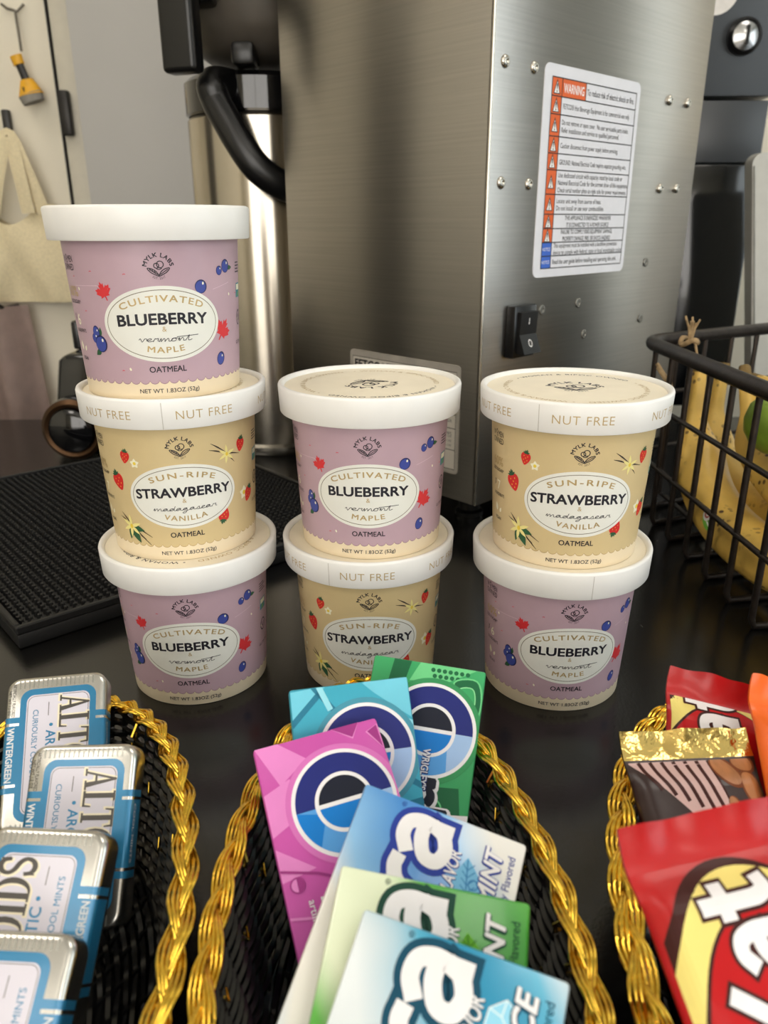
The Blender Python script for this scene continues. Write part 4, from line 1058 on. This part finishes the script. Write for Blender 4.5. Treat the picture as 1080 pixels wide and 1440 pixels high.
def orb_pack(label, M, kind):
    W, Hh, Tt = 51.0, 78.0, 7.6; q_ = .047/.051
    base, l1, l2, d1, halo = {'pink': ((202, 88, 172), (226, 136, 202), (214, 110, 188), (160, 56, 132), (214, 116, 188)),
        'aqua': ((66, 168, 194), (112, 200, 222), (150, 218, 232), (38, 120, 148), (72, 150, 172)),
        'green': ((64, 166, 104), (112, 206, 138), (142, 222, 160), (30, 104, 66), (58, 148, 92))}[kind]
    gb, g1, g2, gd, gh = [glossy(kind+str(i), c) for i, c in enumerate((base, l1, l2, d1, halo))]
    o = tag(empty('gum_pack', M=M @ Matrix.Scale(q_, 4)), label, 'gum pack', 'chewing gum packs in the middle basket')
    carton(o, W/1000, Hh/1000, Tt/1000, gb)
    fm = flat_map(Tt/2000); cl = (-W/2+.3, W/2-.3, -Hh/2+.3, Hh/2-.3)
    A = Art()
    if kind == 'pink':
        for p in (((-25, 39), (-16, 39), (-6, 30), (-18, 22)), ((-25, 20), (-14, 24), (-16, 8), (-25, 4)), ((14, -14), (26, -6), (26, -18)), ((-25, 0), (-12, -10), (-25, -12))): A.poly(p, g1, 0)
        for p in (((6, 39), (18, 39), (14, 33)), ((20, 34), (25, 36), (25, 26))): A.poly(p, gd, 1); A.stroke(p, .8, g1, 2, closed=True)
    elif kind == 'aqua':
        for p in (((-25, 38), (-10, 39), (-22, 28), (-25, 26)), ((5, 39), (25, 39), (25, 22), (10, 34)), ((-25, 18), (-18, 14), (-22, 4), (-25, 6))): A.poly(p, g1, 0)
        for p in ([(-26, 24), (-12, 37)], [(-16, 40), (-4, 24)], [(20, -2), (26, -6)]): A.stroke(p, 2.4, gd, 1)
        for p in ([(-13, 39), (-9, 29)], [(16, 24), (26, 19)], [(10, -18), (26, -30)]): A.stroke(p, 2.4, g2, 2)
        A.poly(((-8, -14), (26, -10), (26, -30), (-4, -36)), gd, 0)
    else:
        A.poly(((-16, 39), (-8, 39), (-14, 10), (-20, 10)), gd, 0); A.poly(((-4, 39), (22, 39), (10, 32), (-8, 30)), g1, 0)
        for i in range(7):
            for j in range(2): A.ell(2+2.6*i+j, 36.2-2.6*j, 1.0, 1.0, gd, 2, n=10)
        P = [(v.x, v.y) for v in smoothline([(12, 32, 0), (22, 34, 0), (25, 24, 0), (22, 12, 0), (17, 22, 0)], 5, True)]
        A.poly(P, gd, 1); A.stroke(P, .7, g1, 3, closed=True); P = [(18+(a-18)*.6, 25+(b-25)*.6) for a, b in P]; A.poly(P, gb, 4); A.stroke(P, .5, g2, 5, closed=True)
        A.poly(((-2, -14), (20, -12), (22, -24), (2, -30)), gd, 1); A.ring(8, -20, 6, 3.4, .7, g1, 3, 30, rot=-20)
        A.poly(((-26, -28), (26, -22), (26, -39), (-26, -39)), g_white, 6)
    A.build('background_print', o, fm, clip=cl)['kind'] = 'stuff'
    cx, cy = 4.2, 10.0
    A = Art(); A.ell(cx, cy, 22.6, 22.6, gh, 7, n=64); A.ell(cx, cy, 20.4, 20.4, g_white, 8, n=64)
    A.ell(cx, cy, 18.9, 18.9, g_navy, 9, n=64); A.ell(cx, cy, 18.9, 18.9, g_sky, 10, n=40, a0=180, a1=360)
    A.poly([(cx+18.9*math.cos(R(a)), cy+18.9*math.sin(R(a))) for a in range(300, 361, 6)]+[(cx+8, cy)], g_pale, 11)
    A.poly([(cx+18.9*math.cos(R(a)), cy+18.9*math.sin(R(a))) for a in range(180, 230, 6)]+[(cx-8, cy-3)], g_blue, 11)
    A.ell(cx, cy, 11.4, 11.4, g_white, 12, n=48); A.ell(cx, cy, 9.9, 9.9, g_black, 13, n=48); A.ell(cx, cy, 9.9, 9.9, g_blue, 14, n=40, a0=180, a1=360)
    A.rect(cx-10.2, cx+10.2, cy-.8, cy+.8, g_white, 15)
    A.build('round_emblem', o, fm, clip=cl)
    A = Art(); A.text('rbit', cx-7, -9, 19, g_white, 16, bold=.07, rot=-90, align='L', width=46); A.text('rbit', cx-6.4, -9.6, 18, g_black, 17, bold=.03, rot=-90, align='L', width=44)
    A.build('brand_lettering', o, fm, clip=cl)
    A = Art()
    flav = {'pink': 'BUBBLEMINT', 'aqua': 'PEPPERMINT', 'green': 'SPEARMINT'}[kind]
    if kind != 'green':
        A.text(flav, -13, -20, 3.4, g_white, 18, bold=.03, rot=-90, align='L'); A.text('artificially flavored', -17.5, -20, 2.6, g_white, 18, bold=.01, rot=-90, align='L')
        A.ell(-20, -14, 2.8, 2.8, gd, 17, n=24); A.ell(-20, -14, 2.2, 2.2, g1, 18, n=20, a0=90, a1=270); A.stroke([(-25, -8), (-12, -12), (4, -20)], .8, gd, 16); A.stroke([(-25, -24), (-16, -26), (-10, -26)], .9, g1, 16)
    else:
        A.text("WRIGLEY'S", 3.0, 2, 3.0, g_white, 20, bold=.03, rot=-90, align='L', width=17); A.text("WRIGLEY'S", 3.0, 2, 3.0, g_navy, 19, bold=.09, rot=-90, align='L', width=17.6)
        A.text('NOW', 19.5, -26.6, 2.6, g_black, 18, bold=.02, rot=-90, align='L'); A.ring(14, -31, 2.4, 2.8, 1.2, g_blue, 18, 24); A.text('COOL', 7, -30, 3, g_blue, 18, bold=.02, rot=-90, align='L')
    A.build('small_lettering', o, fm, clip=cl)
    # narrow side with its line of print
    A = Art(); A.text("14 STICKS SUGARFREE GUM", 0, 0, 2.4, g2, 0, rot=-90, mid=True, width=60)
    A.build('side_lettering', o, lambda x, y, h: Vector((W/2000+h, y, x)))
    return o
def xtra_pack(label, M, kind):
    W, Hh, Tt = 57.0, 78.0, 7.8; q_ = .054/.057
    bg = {'pep': swoosh('peppermint_print', (70, 138, 206), (140, 190, 232), (232, 230, 224), (80, 40), 2.6),
          'spear': swoosh('spearmint_print', (56, 150, 48), (96, 178, 74), (226, 236, 206), (75, 38), .4),
          'ice': swoosh('polar_print', (34, 140, 180), (84, 172, 204), (220, 228, 232), (78, 36), 1.4)}[kind]
    ol = glossy(kind+'_outline', {'pep': (38, 60, 152), 'spear': (30, 72, 58), 'ice': (20, 74, 98)}[kind])
    o = tag(empty('gum_pack', M=M @ Matrix.Scale(q_, 4)), label, 'gum pack', 'chewing gum packs in the middle basket')
    carton(o, W/1000, Hh/1000, Tt/1000, bg)
    fm = flat_map(Tt/2000); cl = (-W/2+.3, W/2-.3, -Hh/2+.3, Hh/2-.3)
    A = Art()
    for m_, ly, g_ in ((ol, 2, 2.0), (g_white, 4, 0.0)): block_word(A, 'extra', 3.2, 36.0, 14.6, 4.8, m_, ly, 90, 1.02, .10, g_)
    A.build('brand_lettering', o, fm, clip=cl)
    A = Art(); lt = {'pep': ('LONG LASTING FLAVOR', 'PEPPERMINT'), 'spear': ('LONG LASTING FLAVOR', 'SPEARMINT'), 'ice': ('LONG LASTING FLAVOR', 'POLAR ICE')}[kind]
    for b, m, ly in ((.07, ol, 4), (.02, g_white, 5)): A.text(lt[0], 8.4, 28.4, 3.9, m, ly, bold=b, shear=.25, rot=90, align='R', width=44)
    for b, m, ly in ((.09, ol, 6), (.03, g_white, 7)): A.text(lt[1], 21.4, 34.0, 5.4, m, ly, bold=b, shear=.22, rot=90, align='R', width=41)
    A.text('Artificially Flavored', 25.6, 33.0, 2.5, ol, 6, rot=90, align='R', width=25); A.text('\u00ae', -13, 36.8, 1.6, ol, 4, rot=90)
    A.build('flavour_lettering', o, fm, clip=cl)
    A = Art(); lc_ = glossy(kind+'_leaf', {'pep': (120, 186, 226), 'spear': (96, 168, 40), 'ice': (150, 214, 240)}[kind]); le_ = glossy(kind+'_leafline', {'pep': (60, 130, 190), 'spear': (50, 110, 24), 'ice': (226, 244, 250)}[kind])
    if kind == 'ice':
        P = [(10, 27), (14, 30), (17, 28), (16, 23), (12, 21), (9.6, 23)]; A.poly(P, lc_, 4); A.stroke(P, .4, le_, 5, closed=True); A.stroke([(10, 27), (13.4, 26), (16, 23)], .4, le_, 5); A.stroke([(13.4, 26), (14, 30)], .4, le_, 6)
        A.ell(10, 8, 4, 7, lc_, 4, 10, 20)
    else:
        leaf(A, 13.5, 13, 15, 9, 100, lc_, 4); leaf(A, 13, 12, 12, 7, 50, lc_, 5)
        A.stroke([(13.4, 13.6), (12.2, 20), (11, 27)], .4, le_, 6)
        for t in range(5): A.stroke([(13.2-.4*t, 15+2.2*t), (15.6-.5*t, 17.4+2.2*t)], .3, le_, 6); A.stroke([(13.2-.4*t, 15+2.2*t), (10.6-.2*t, 16.6+2.2*t)], .3, le_, 6)
        A.ring(14.4, 20, 1.5, 1.5, .4, le_, 7, 18)
    A.build('mint_picture', o, fm, clip=cl)
    return o
orb_pack('pink chewing gum pack with round navy emblem in front of the aqua one', place((355, 1055), (528, 1008), .047, .0719, .0070, 32, 1.04), 'pink')
orb_pack('aqua blue chewing gum pack with round navy emblem between pink and green packs', place((406, 971), (573, 951), .047, .0719, .0070, 52, 1.03), 'aqua')
orb_pack('green chewing gum pack with round navy emblem at the back of the basket', place((527, 920), (684, 945), .047, .0719, .0070, 47, .98), 'green')
xtra_pack('pale blue peppermint gum pack lying against the pink pack', place((515, 1100), (742, 1188), .054, .0739, .00739, 25, .97), 'pep')
xtra_pack('green spearmint gum pack between the two blue packs at the front', place((480, 1215), (747, 1270), .054, .0739, .00739, 28, .98), 'spear')
xtra_pack('teal blue icy mint gum pack nearest the camera', place((512, 1276), (803, 1382), .054, .0739, .00739, 28, .93), 'ice')

# ------------------------------------------------------------------ mint tins
m_tin = mat('tin_silver', (206, 204, 198), .25, 1.0, var=.03, vscale=90)
t_blue = mat('tin_blue', (40, 122, 166), .3, .35, .4, var=.02); t_lil = mat('tin_lilac_white', (214, 210, 222), .4, .1, .3, var=.01)
t_drk = mat('tin_letter', (74, 70, 66), .35, .3, .3, var=.02); t_edge = mat('tin_letter_edge', (238, 228, 200), .3, .2); t_rib = mat('tin_rib', (160, 160, 152), .3, .9); t_wh = mat('tin_white', (236, 236, 236), .35)
TW, TH, TT = 44.0, 69.0, 14.0
def serif(A, ch, x, y, h, m, lay, g):
    """Roman capitals with serifs, built stroke by stroke; returns advance. g grows the outline."""
    s = h/10.0
    def P(pts, l=0): A.poly([(x+px*s, y+py*s) for px, py in pts], m, lay+l)
    def bar(x0, x1, y0, y1, l=0): P(((x0-g, y0-g), (x1+g, y0-g), (x1+g, y1+g), (x0-g, y1+g)), l)
    def curve(cx, cy, ro, ri, a0, a1, l=0):
        o = [(cx+(ro[0]+g)*math.cos(R(a0+(a1-a0)*i/16)), cy+(ro[1]+g)*math.sin(R(a0+(a1-a0)*i/16))) for i in range(17)]
        q = [(cx+(ri[0]-g)*math.cos(R(a0+(a1-a0)*i/16)), cy+(ri[1]-g)*math.sin(R(a0+(a1-a0)*i/16))) for i in range(16, -1, -1)]
        for i in range(16): P((o[i], o[i+1], q[15-i], q[16-i]), l)
    if ch == 'A':
        P(((4.2-g, 10+g), (5.0+g, 10+g), (8.6+g, 0), (6.2-g, 0))); P(((4.2-g, 10), (4.9+g, 9.0), (2.0+g, 0), (1.0-g, 0)), 1); bar(2.6, 6.4, 3.2, 3.9, 2)
        bar(0, 3.2, 0, .6, 3); bar(5.3, 9.6, 0, .6, 3); return 9.6*s
    if ch == 'L': bar(1, 3.2, 0, 10); bar(0, 4.4, 9.4, 10, 1); bar(0, 6.8, 0, .7, 2); P(((6.0-g, 0), (7.0+g, 0), (7.2+g, 2.6+g), (6.6-g, 2.6+g)), 3); return 7.2*s
    if ch == 'T': bar(3.2, 5.4, 0, 10); bar(2.2, 6.4, 0, .6, 1); bar(.4, 8.2, 9.3, 10, 2); P(((.2-g, 7.4-g), (.8+g, 7.4-g), (1.4+g, 10), (.4-g, 10)), 3); P(((7.8-g, 7.4-g), (8.4+g, 7.4-g), (8.2+g, 10), (7.2-g, 10)), 3); return 8.6*s
    if ch == 'O': curve(4.6, 5, (4.6, 5.1), (2.4, 4.5), 0, 360); return 9.4*s
    if ch == 'I': bar(1, 3.2, 0, 10); bar(0, 4.2, 9.4, 10, 1); bar(0, 4.2, 0, .6, 1); return 4.4*s
    if ch == 'D': bar(1, 3.2, 0, 10); bar(0, 4.2, 9.4, 10, 1); bar(0, 4.2, 0, .6, 1); curve(3.6, 5, (5.2, 5.0), (3.0, 4.3), -90, 90, 2); return 9.2*s
    if ch == 'S':
        C = [(6.2, 7.2), (5.4, 9.2), (3.4, 9.8), (1.4, 9.0), (.9, 7.2), (2.2, 5.7), (4.8, 4.5), (6.2, 2.8), (5.4, .9), (3.2, .2), (1.2, 1.0), (.5, 3.0)]
        A.stroke([(x+v.x*s, y+v.y*s) for v in smoothline([(a, b, 0) for a, b in C], 5)], (1.5+2*g)*s, m, lay); bar(5.9, 6.5, 7, 10, 1); bar(.2, .8, 0, 3, 1); return 6.8*s
def make_tin():
    root = empty('mint_tin')
    bm = bmesh.new(); bm_box(bm, -TW/2000, TW/2000, -TH/2000, TH/2000, -TT/2000, TT/2000)
    es = [e for e in bm.edges if abs(e.verts[0].co.z-e.verts[1].co.z) > 1e-5]
    bmesh.ops.bevel(bm, geom=es, offset=.0062, segments=6, profile=.5, affect='EDGES')
    es = [e for e in bm.edges if abs(e.verts[0].co.z-e.verts[1].co.z) < 1e-6 and len(e.link_faces) == 2 and any(len(f.verts) > 8 for f in e.link_faces)]
    bmesh.ops.bevel(bm, geom=es, offset=.0026, segments=4, profile=.5, affect='EDGES')
    finish('tin_body', bm, m_tin, root, True, 40)
    fm = flat_map(TT/2000); E = 2.6
    # blue bands, wrapping over the edges and down the sides
    def wrap(x, y, h):
        X, Z = abs(x), TT/2000; lim = TW/2000-.0026; sg = 1 if x >= 0 else -1
        if X <= lim: return Vector((x, y, Z+h))
        q = X-lim; arc = .0026*math.pi/2
        if q < arc: a = q/.0026; return Vector((sg*(lim+(.0026+h)*math.sin(a)), y, Z-.0026+(.0026+h)*math.cos(a)))
        return Vector((sg*(TW/2000+h), y, Z-.0026-(q-arc)))
    for s in (-1, 1):
        A = Art(); x0, x1 = s*12, s*31
        lo, hi = min(x0, x1), max(x0, x1)
        A.rect(lo, hi, -12.6, 12.6, t_blue, 0); A.rect(lo, hi, 13.8, 16.4, t_blue, 0); A.rect(lo, hi, -16.4, -13.8, t_blue, 0)
        A.build('blue_band', root, wrap, cu=.8)
    A = Art(); A.rect(-15.4, 17.6, -28.6, 28.6, t_blue, 1, 5); A.rect(-12.6, 14.8, -25.8, 25.8, t_lil, 2, 3.2)
    A.ring(1.1, 0, 13.2, 25.2, .01, t_drk, 3, 8) if False else None
    P = []
    for cx, cy, a in ((14.2-3, 25.2-3, 0), (-12+3, 25.2-3, 90), (-12+3, -25.2+3, 180), (14.2-3, -25.2+3, 270)):
        for k in range(7): P.append((cx+3*math.cos(R(a+15*k)), cy+3*math.sin(R(a+15*k))))
    A.stroke(P, .22, t_drk, 3, closed=True)
    A.build('name_panel', root, fm)
    for col_, g, dx, dy, ly in ((t_edge, .35, -.35, .35, 4), (t_drk, .0, 0, 0, 9)):
        L = Art(); x = 0
        for ch in 'ALTOIDS': x += serif(L, ch, x, 0, 8.4, col_, 0, g)+.25
        k = 49.5/x; A2 = Art()
        for v in L.bm.verts: v.co.x = (v.co.x-x/2)*k; v.co.y = v.co.y*1.55
        A2.add(L, 2.2+dx-.4, dy, 1, -90, ly)
        A2.build('name_lettering' if ly == 9 else 'letter_outline', root, fm, step=.00002)  # pale printed outline lies under the dark letters
    A = Art(); A.text('\u2022 ARCTIC \u2022', -3.6, 0, 4.0, t_blue, 4, bold=.02, rot=-90, width=25, align='C'); A.text('CURIOUSLY COOL MINTS', -9.6, 0, 2.3, t_blue, 4, bold=.006, rot=-90, width=38)
    for s in (-1, 1): A.stroke([(-3.0, s*16), (-3.0, s*22)], .3, t_drk, 4)
    A.build('small_lettering', root, fm)
    A = Art(); A.text('WINTERGREEN', -18.6, 0, 2.7, t_wh, 3, bold=.03, rot=-90, width=23.5, mid=True)
    A.build('flavour_lettering', root, fm)
    A = Art(); A.text('ARTIFICIALLY FLAVORED', -18.2, 24, 1.4, t_drk, 3, rot=-90, width=15, mid=True); A.text('NET WT 1.2 OZ', -20.0, 23, 1.2, t_drk, 3, rot=-90, width=11, mid=True)
    A.text('COOL MINTS', 24.5, 0, 2.2, t_wh, 3, rot=-90, width=22, mid=True)
    A.build('fine_lettering', root, wrap, cu=.8)
    bm = bmesh.new()
    for s in (-1, 1):
        for i in range(17):
            x = (-16+2*i)/1000; y0, y1 = sorted((s*.0292, s*.0328)); bm_box(bm, x-.00025, x+.00025, y0, y1, TT/2000-.0002, TT/2000+.00018)
    finish('ribs', bm, t_rib, root)['kind'] = 'stuff'
    return root
tin0 = make_tin(); TQ = .039/.044
TINS = [((10, 955), (150, 942), 44, 1.02, 0, 'silver and blue mint tin at the back of the left basket, leaning on its rim'),
        ((45, 1048), (194, 1045), 48, 1.0, 0, 'silver and blue mint tin second from the back, lettering running downwards'),
        ((-12, 1160), (155, 1168), 41, .99, 180, 'silver and blue mint tin third from the back, lettering running upwards'),
        ((-75, 1303), (112, 1312), 36, .99, 180, 'silver and blue mint tin nearest the camera at the bottom left corner')]
for i, (a, b, tl, ra, rot, lab) in enumerate(TINS):
    o = tin0 if i == 0 else copy_tree(tin0)
    o.matrix_world = place(a, b, TW*TQ/1000, TH*TQ/1000, TT*TQ/1000, tl, ra) @ Matrix.Rotation(R(rot), 4, 'Z') @ Matrix.Scale(TQ, 4)
    tag(o, lab, 'mint tin', 'mint tins in the left basket')

# ------------------------------------------------------------------ chocolate bars
def sstep(a, b, x): t = max(0, min(1, (x-a)/(b-a))); return t*t*(3-2*t)
def make_bar(label, M, W, Hh, Tt, wrap_m, crimp_m, cr=.010, zig=0.0, bend=.004, seed=0):
    """Flow-wrapped bar: puffed body between two crimped flat ends."""
    root = tag(empty('chocolate_bar', M=M), label, 'chocolate bar', 'chocolate bars in the right basket')
    rn = random.Random(seed); ph = [rn.uniform(0, 6) for _ in range(6)]
    def T_(x, y):
        ex = sstep(0, .006, W/2-abs(x)); ey = sstep(cr-.001, cr+.012, Hh/2-abs(y))
        th = .0006+(Tt/2)*math.sqrt(max(0, ex))*ey
        return th + .00035*ey*math.sin(x*260+ph[0])*math.sin(y*190+ph[1])*ex
    def off(x, y):
        q = max(0, abs(y)-(Hh/2-cr))/cr
        return bend*q*q + .0010*q*math.sin(x*190+ph[2]) - .0006*q*math.sin(x*420+ph[3])
    def xs(x, y):
        # the puffed body pulls in a little against the flat crimps
        return x*(1-.035*sstep(cr-.001, cr+.010, Hh/2-abs(y)))
    def surf(x, y, h, s=1): return Vector((xs(x, y), y, off(x, y)+s*(T_(x, y)+h)))
    def patch(name, y0, y1, m, ny, par):
        bm = bmesh.new(); nx = 40; F_, B_ = [], []
        for j in range(ny+1):
            y = y0+(y1-y0)*j/ny; fr, br_ = [], []
            for i in range(nx+1):
                x = -W/2+W*i/nx; yy = y
                if zig and abs(abs(y)-Hh/2) < 1e-9: yy = y+math.copysign(zig*(1 if i % 2 else -1), y)
                fr.append(bm.verts.new(surf(x, yy, 0, 1))); br_.append(bm.verts.new(surf(x, yy, 0, -1)))
            F_.append(fr); B_.append(br_)
        for j in range(ny):
            for i in range(nx):
                bm.faces.new((F_[j][i], F_[j][i+1], F_[j+1][i+1], F_[j+1][i])); bm.faces.new((B_[j][i], B_[j+1][i], B_[j+1][i+1], B_[j][i+1]))
            bm.faces.new((F_[j][0], F_[j+1][0], B_[j+1][0], B_[j][0])); bm.faces.new((F_[j][nx], B_[j][nx], B_[j+1][nx], F_[j+1][nx]))
        for j in (0, ny):
            for i in range(nx): bm.faces.new((F_[j][i], B_[j][i], B_[j][i+1], F_[j][i+1]))
        bmesh.ops.recalc_face_normals(bm, faces=bm.faces)
        return finish(name, bm, m, par, True, 50)
    patch('wrapper', -Hh/2+cr, Hh/2-cr, wrap_m, 56, root)
    patch('crimped_end', Hh/2-cr, Hh/2, crimp_m, 8, root); patch('crimped_end', -Hh/2, -Hh/2+cr, crimp_m, 8, root)
    return root, lambda x, y, h: surf(x, y, h, 1)
def foil(name, rgb, rough=.36, metal=0.0, bump=.2, coat=.06): return mat('wrap_'+name, rgb, rough, metal, coat, var=.03, vscale=30, bump=bump, bscale=110)
f_red = foil('red', (182, 12, 16)); f_or = foil('orange', (240, 104, 22)); f_gold = mat('gold_foil', (232, 200, 120), .16, 1.0, var=.05, vscale=60, bump=.9, bscale=160); f_brown = foil('dark_brown', (44, 22, 20)); 
c_cream = glossy('cream', (240, 222, 130)); c_brn = glossy('choc_outline', (62, 26, 22)); c_red = glossy('red_print', (186, 16, 20)); c_pink = glossy('pinkish_band', (206, 172, 168)); c_alm = mat('almond_print', (186, 120, 70), .4, var=.12, vscale=200, stretch=(1, .25, 1)); c_ald = glossy('almond_edge', (120, 64, 34)); c_choc = glossy('chocolate_print', (128, 66, 42))
def kit_art(o, fn, W, Hh):
    cl = (-W*500+1.2, W*500-1.2, -Hh*500+11, Hh*500-11)
    k0 = -10; A = Art(); A.ell(7.0+k0, -3.4, 30.5, 46.2, c_brn, 0, n=72); A.ell(8.8+k0, -4.6, 29.6, 45.0, c_cream, 1, n=72); A.ell(11.8+k0, -10.0, 28.8, 42.0, c_brn, 2, n=72); A.ell(12.4+k0, -10.3, 28.5, 41.7, c_red, 3, n=72)
    A.build('oval_emblem', o, fn, 1.2, 2.0, clip=cl, base=.00016)
    A = Art()
    for m_, ly, g_ in ((c_brn, 5, .95), (g_white, 7, 0.0)): block_word(A, 'KitKat', 5.5, 37.5, 13.6, 4.0, m_, ly, 90, .74, 0, g_)
    A.text('\u00ae', -14, 36, 1.8, c_brn, 5)
    A.build('brand_lettering', o, fn, 1.2, 2.0, clip=cl, base=.00016)
    A = Art(); A.poly(((17, 43.5), (27, 43.5), (27, 22), (18, 22)), c_choc, 7); A.stroke([(19, 40), (20.5, 26)], .6, c_brn, 8); A.build('wafer_picture', o, fn, 1.2, 2.0, clip=cl, base=.00016)
W_, H__ = .054, .108
o, fn = make_bar('large red chocolate wafer bar nearest the camera in the right basket', place((868, 1166), (1124, 1110), W_, H__, .009, 34, 1.05), W_, H__, .009, f_red, f_red, .011, seed=2); kit_art(o, fn, W_, H__)
W_, H__ = .043, .086
o, fn = make_bar('red chocolate wafer bar at the back of the right basket', place((943, 936), (1092, 972), W_, H__, .008, 37, .99), W_, H__, .008, f_red, f_red, .010, seed=4); kit_art(o, fn, W_, H__)
o, fn = make_bar('orange peanut butter cup wrapper with zigzag edge at the right edge', place((1056, 952), (1196, 985), .0398, .08, .009, 26, 1.0), .0398, .08, .009, f_or, f_or, .009, zig=.0007, seed=5)
A = Art(); A.ell(6, 0, 11, 30, glossy('yellow_print', (250, 200, 40)), 0, n=50); A.ell(7, 0, 9, 27, c_choc, 1, n=50); A.build('wrapper_emblem', o, fn, 1.2, 2.0, base=.00016, clip=(-18, 18, -33, 33))
W_, H__ = .0495, .100
o, fn = make_bar('dark brown almond chocolate bar with gold foil end in the right basket', place((872, 1027), (1052, 1020), W_, H__, .008, 33, 1.01), W_, H__, .008, f_brown, f_gold, .0105, bend=.002, seed=9)
cl = (-23.6, 23.6, -38.5, 38.5)
A = Art(); A.poly(((-24.5, 39), (24, 39), (24, 0), (6, 6)), c_pink, 0)
for i in range(9):
    x = -20+4.4*i; A.stroke([(v.x, v.y) for v in smoothline([(x, 38.4, 0), (x+1.2, 34-.5*i, 0), (x+3.6, 30-1.6*i, 0), (x+5.0, 27.5-2.2*i, 0)], 5)], 1.5, c_brn, 1); 
    pass
A.build('band_lettering', o, fn, 1.2, 2.0, clip=cl, base=.00016)
A = Art(); A.poly(((6, 39), (24.4, 39), (24.4, 5), (12, 10)), f_brown, 3); A.build('band_edge', o, fn, 1.2, 2.0, clip=cl, base=.00016)
for cx, cy, a, b, rot in ((11.6, 33.5, 4.2, 7.4, 32), (19.6, 26, 4.4, 7.8, 14), (19, 36.5, 4.0, 4.6, 60), (10.5, 21, 2.2, 3.4, 10)):
    A = Art(); A.ell(cx, cy, a, b, c_ald, 4+int(cx) % 3, rot, 24); A.ell(cx-.3, cy+.2, a*.8, b*.86, c_alm, 8+int(cx) % 3, rot, 24); A.build('almond_print', o, fn, 1.2, 2.0, clip=cl, base=.00016)
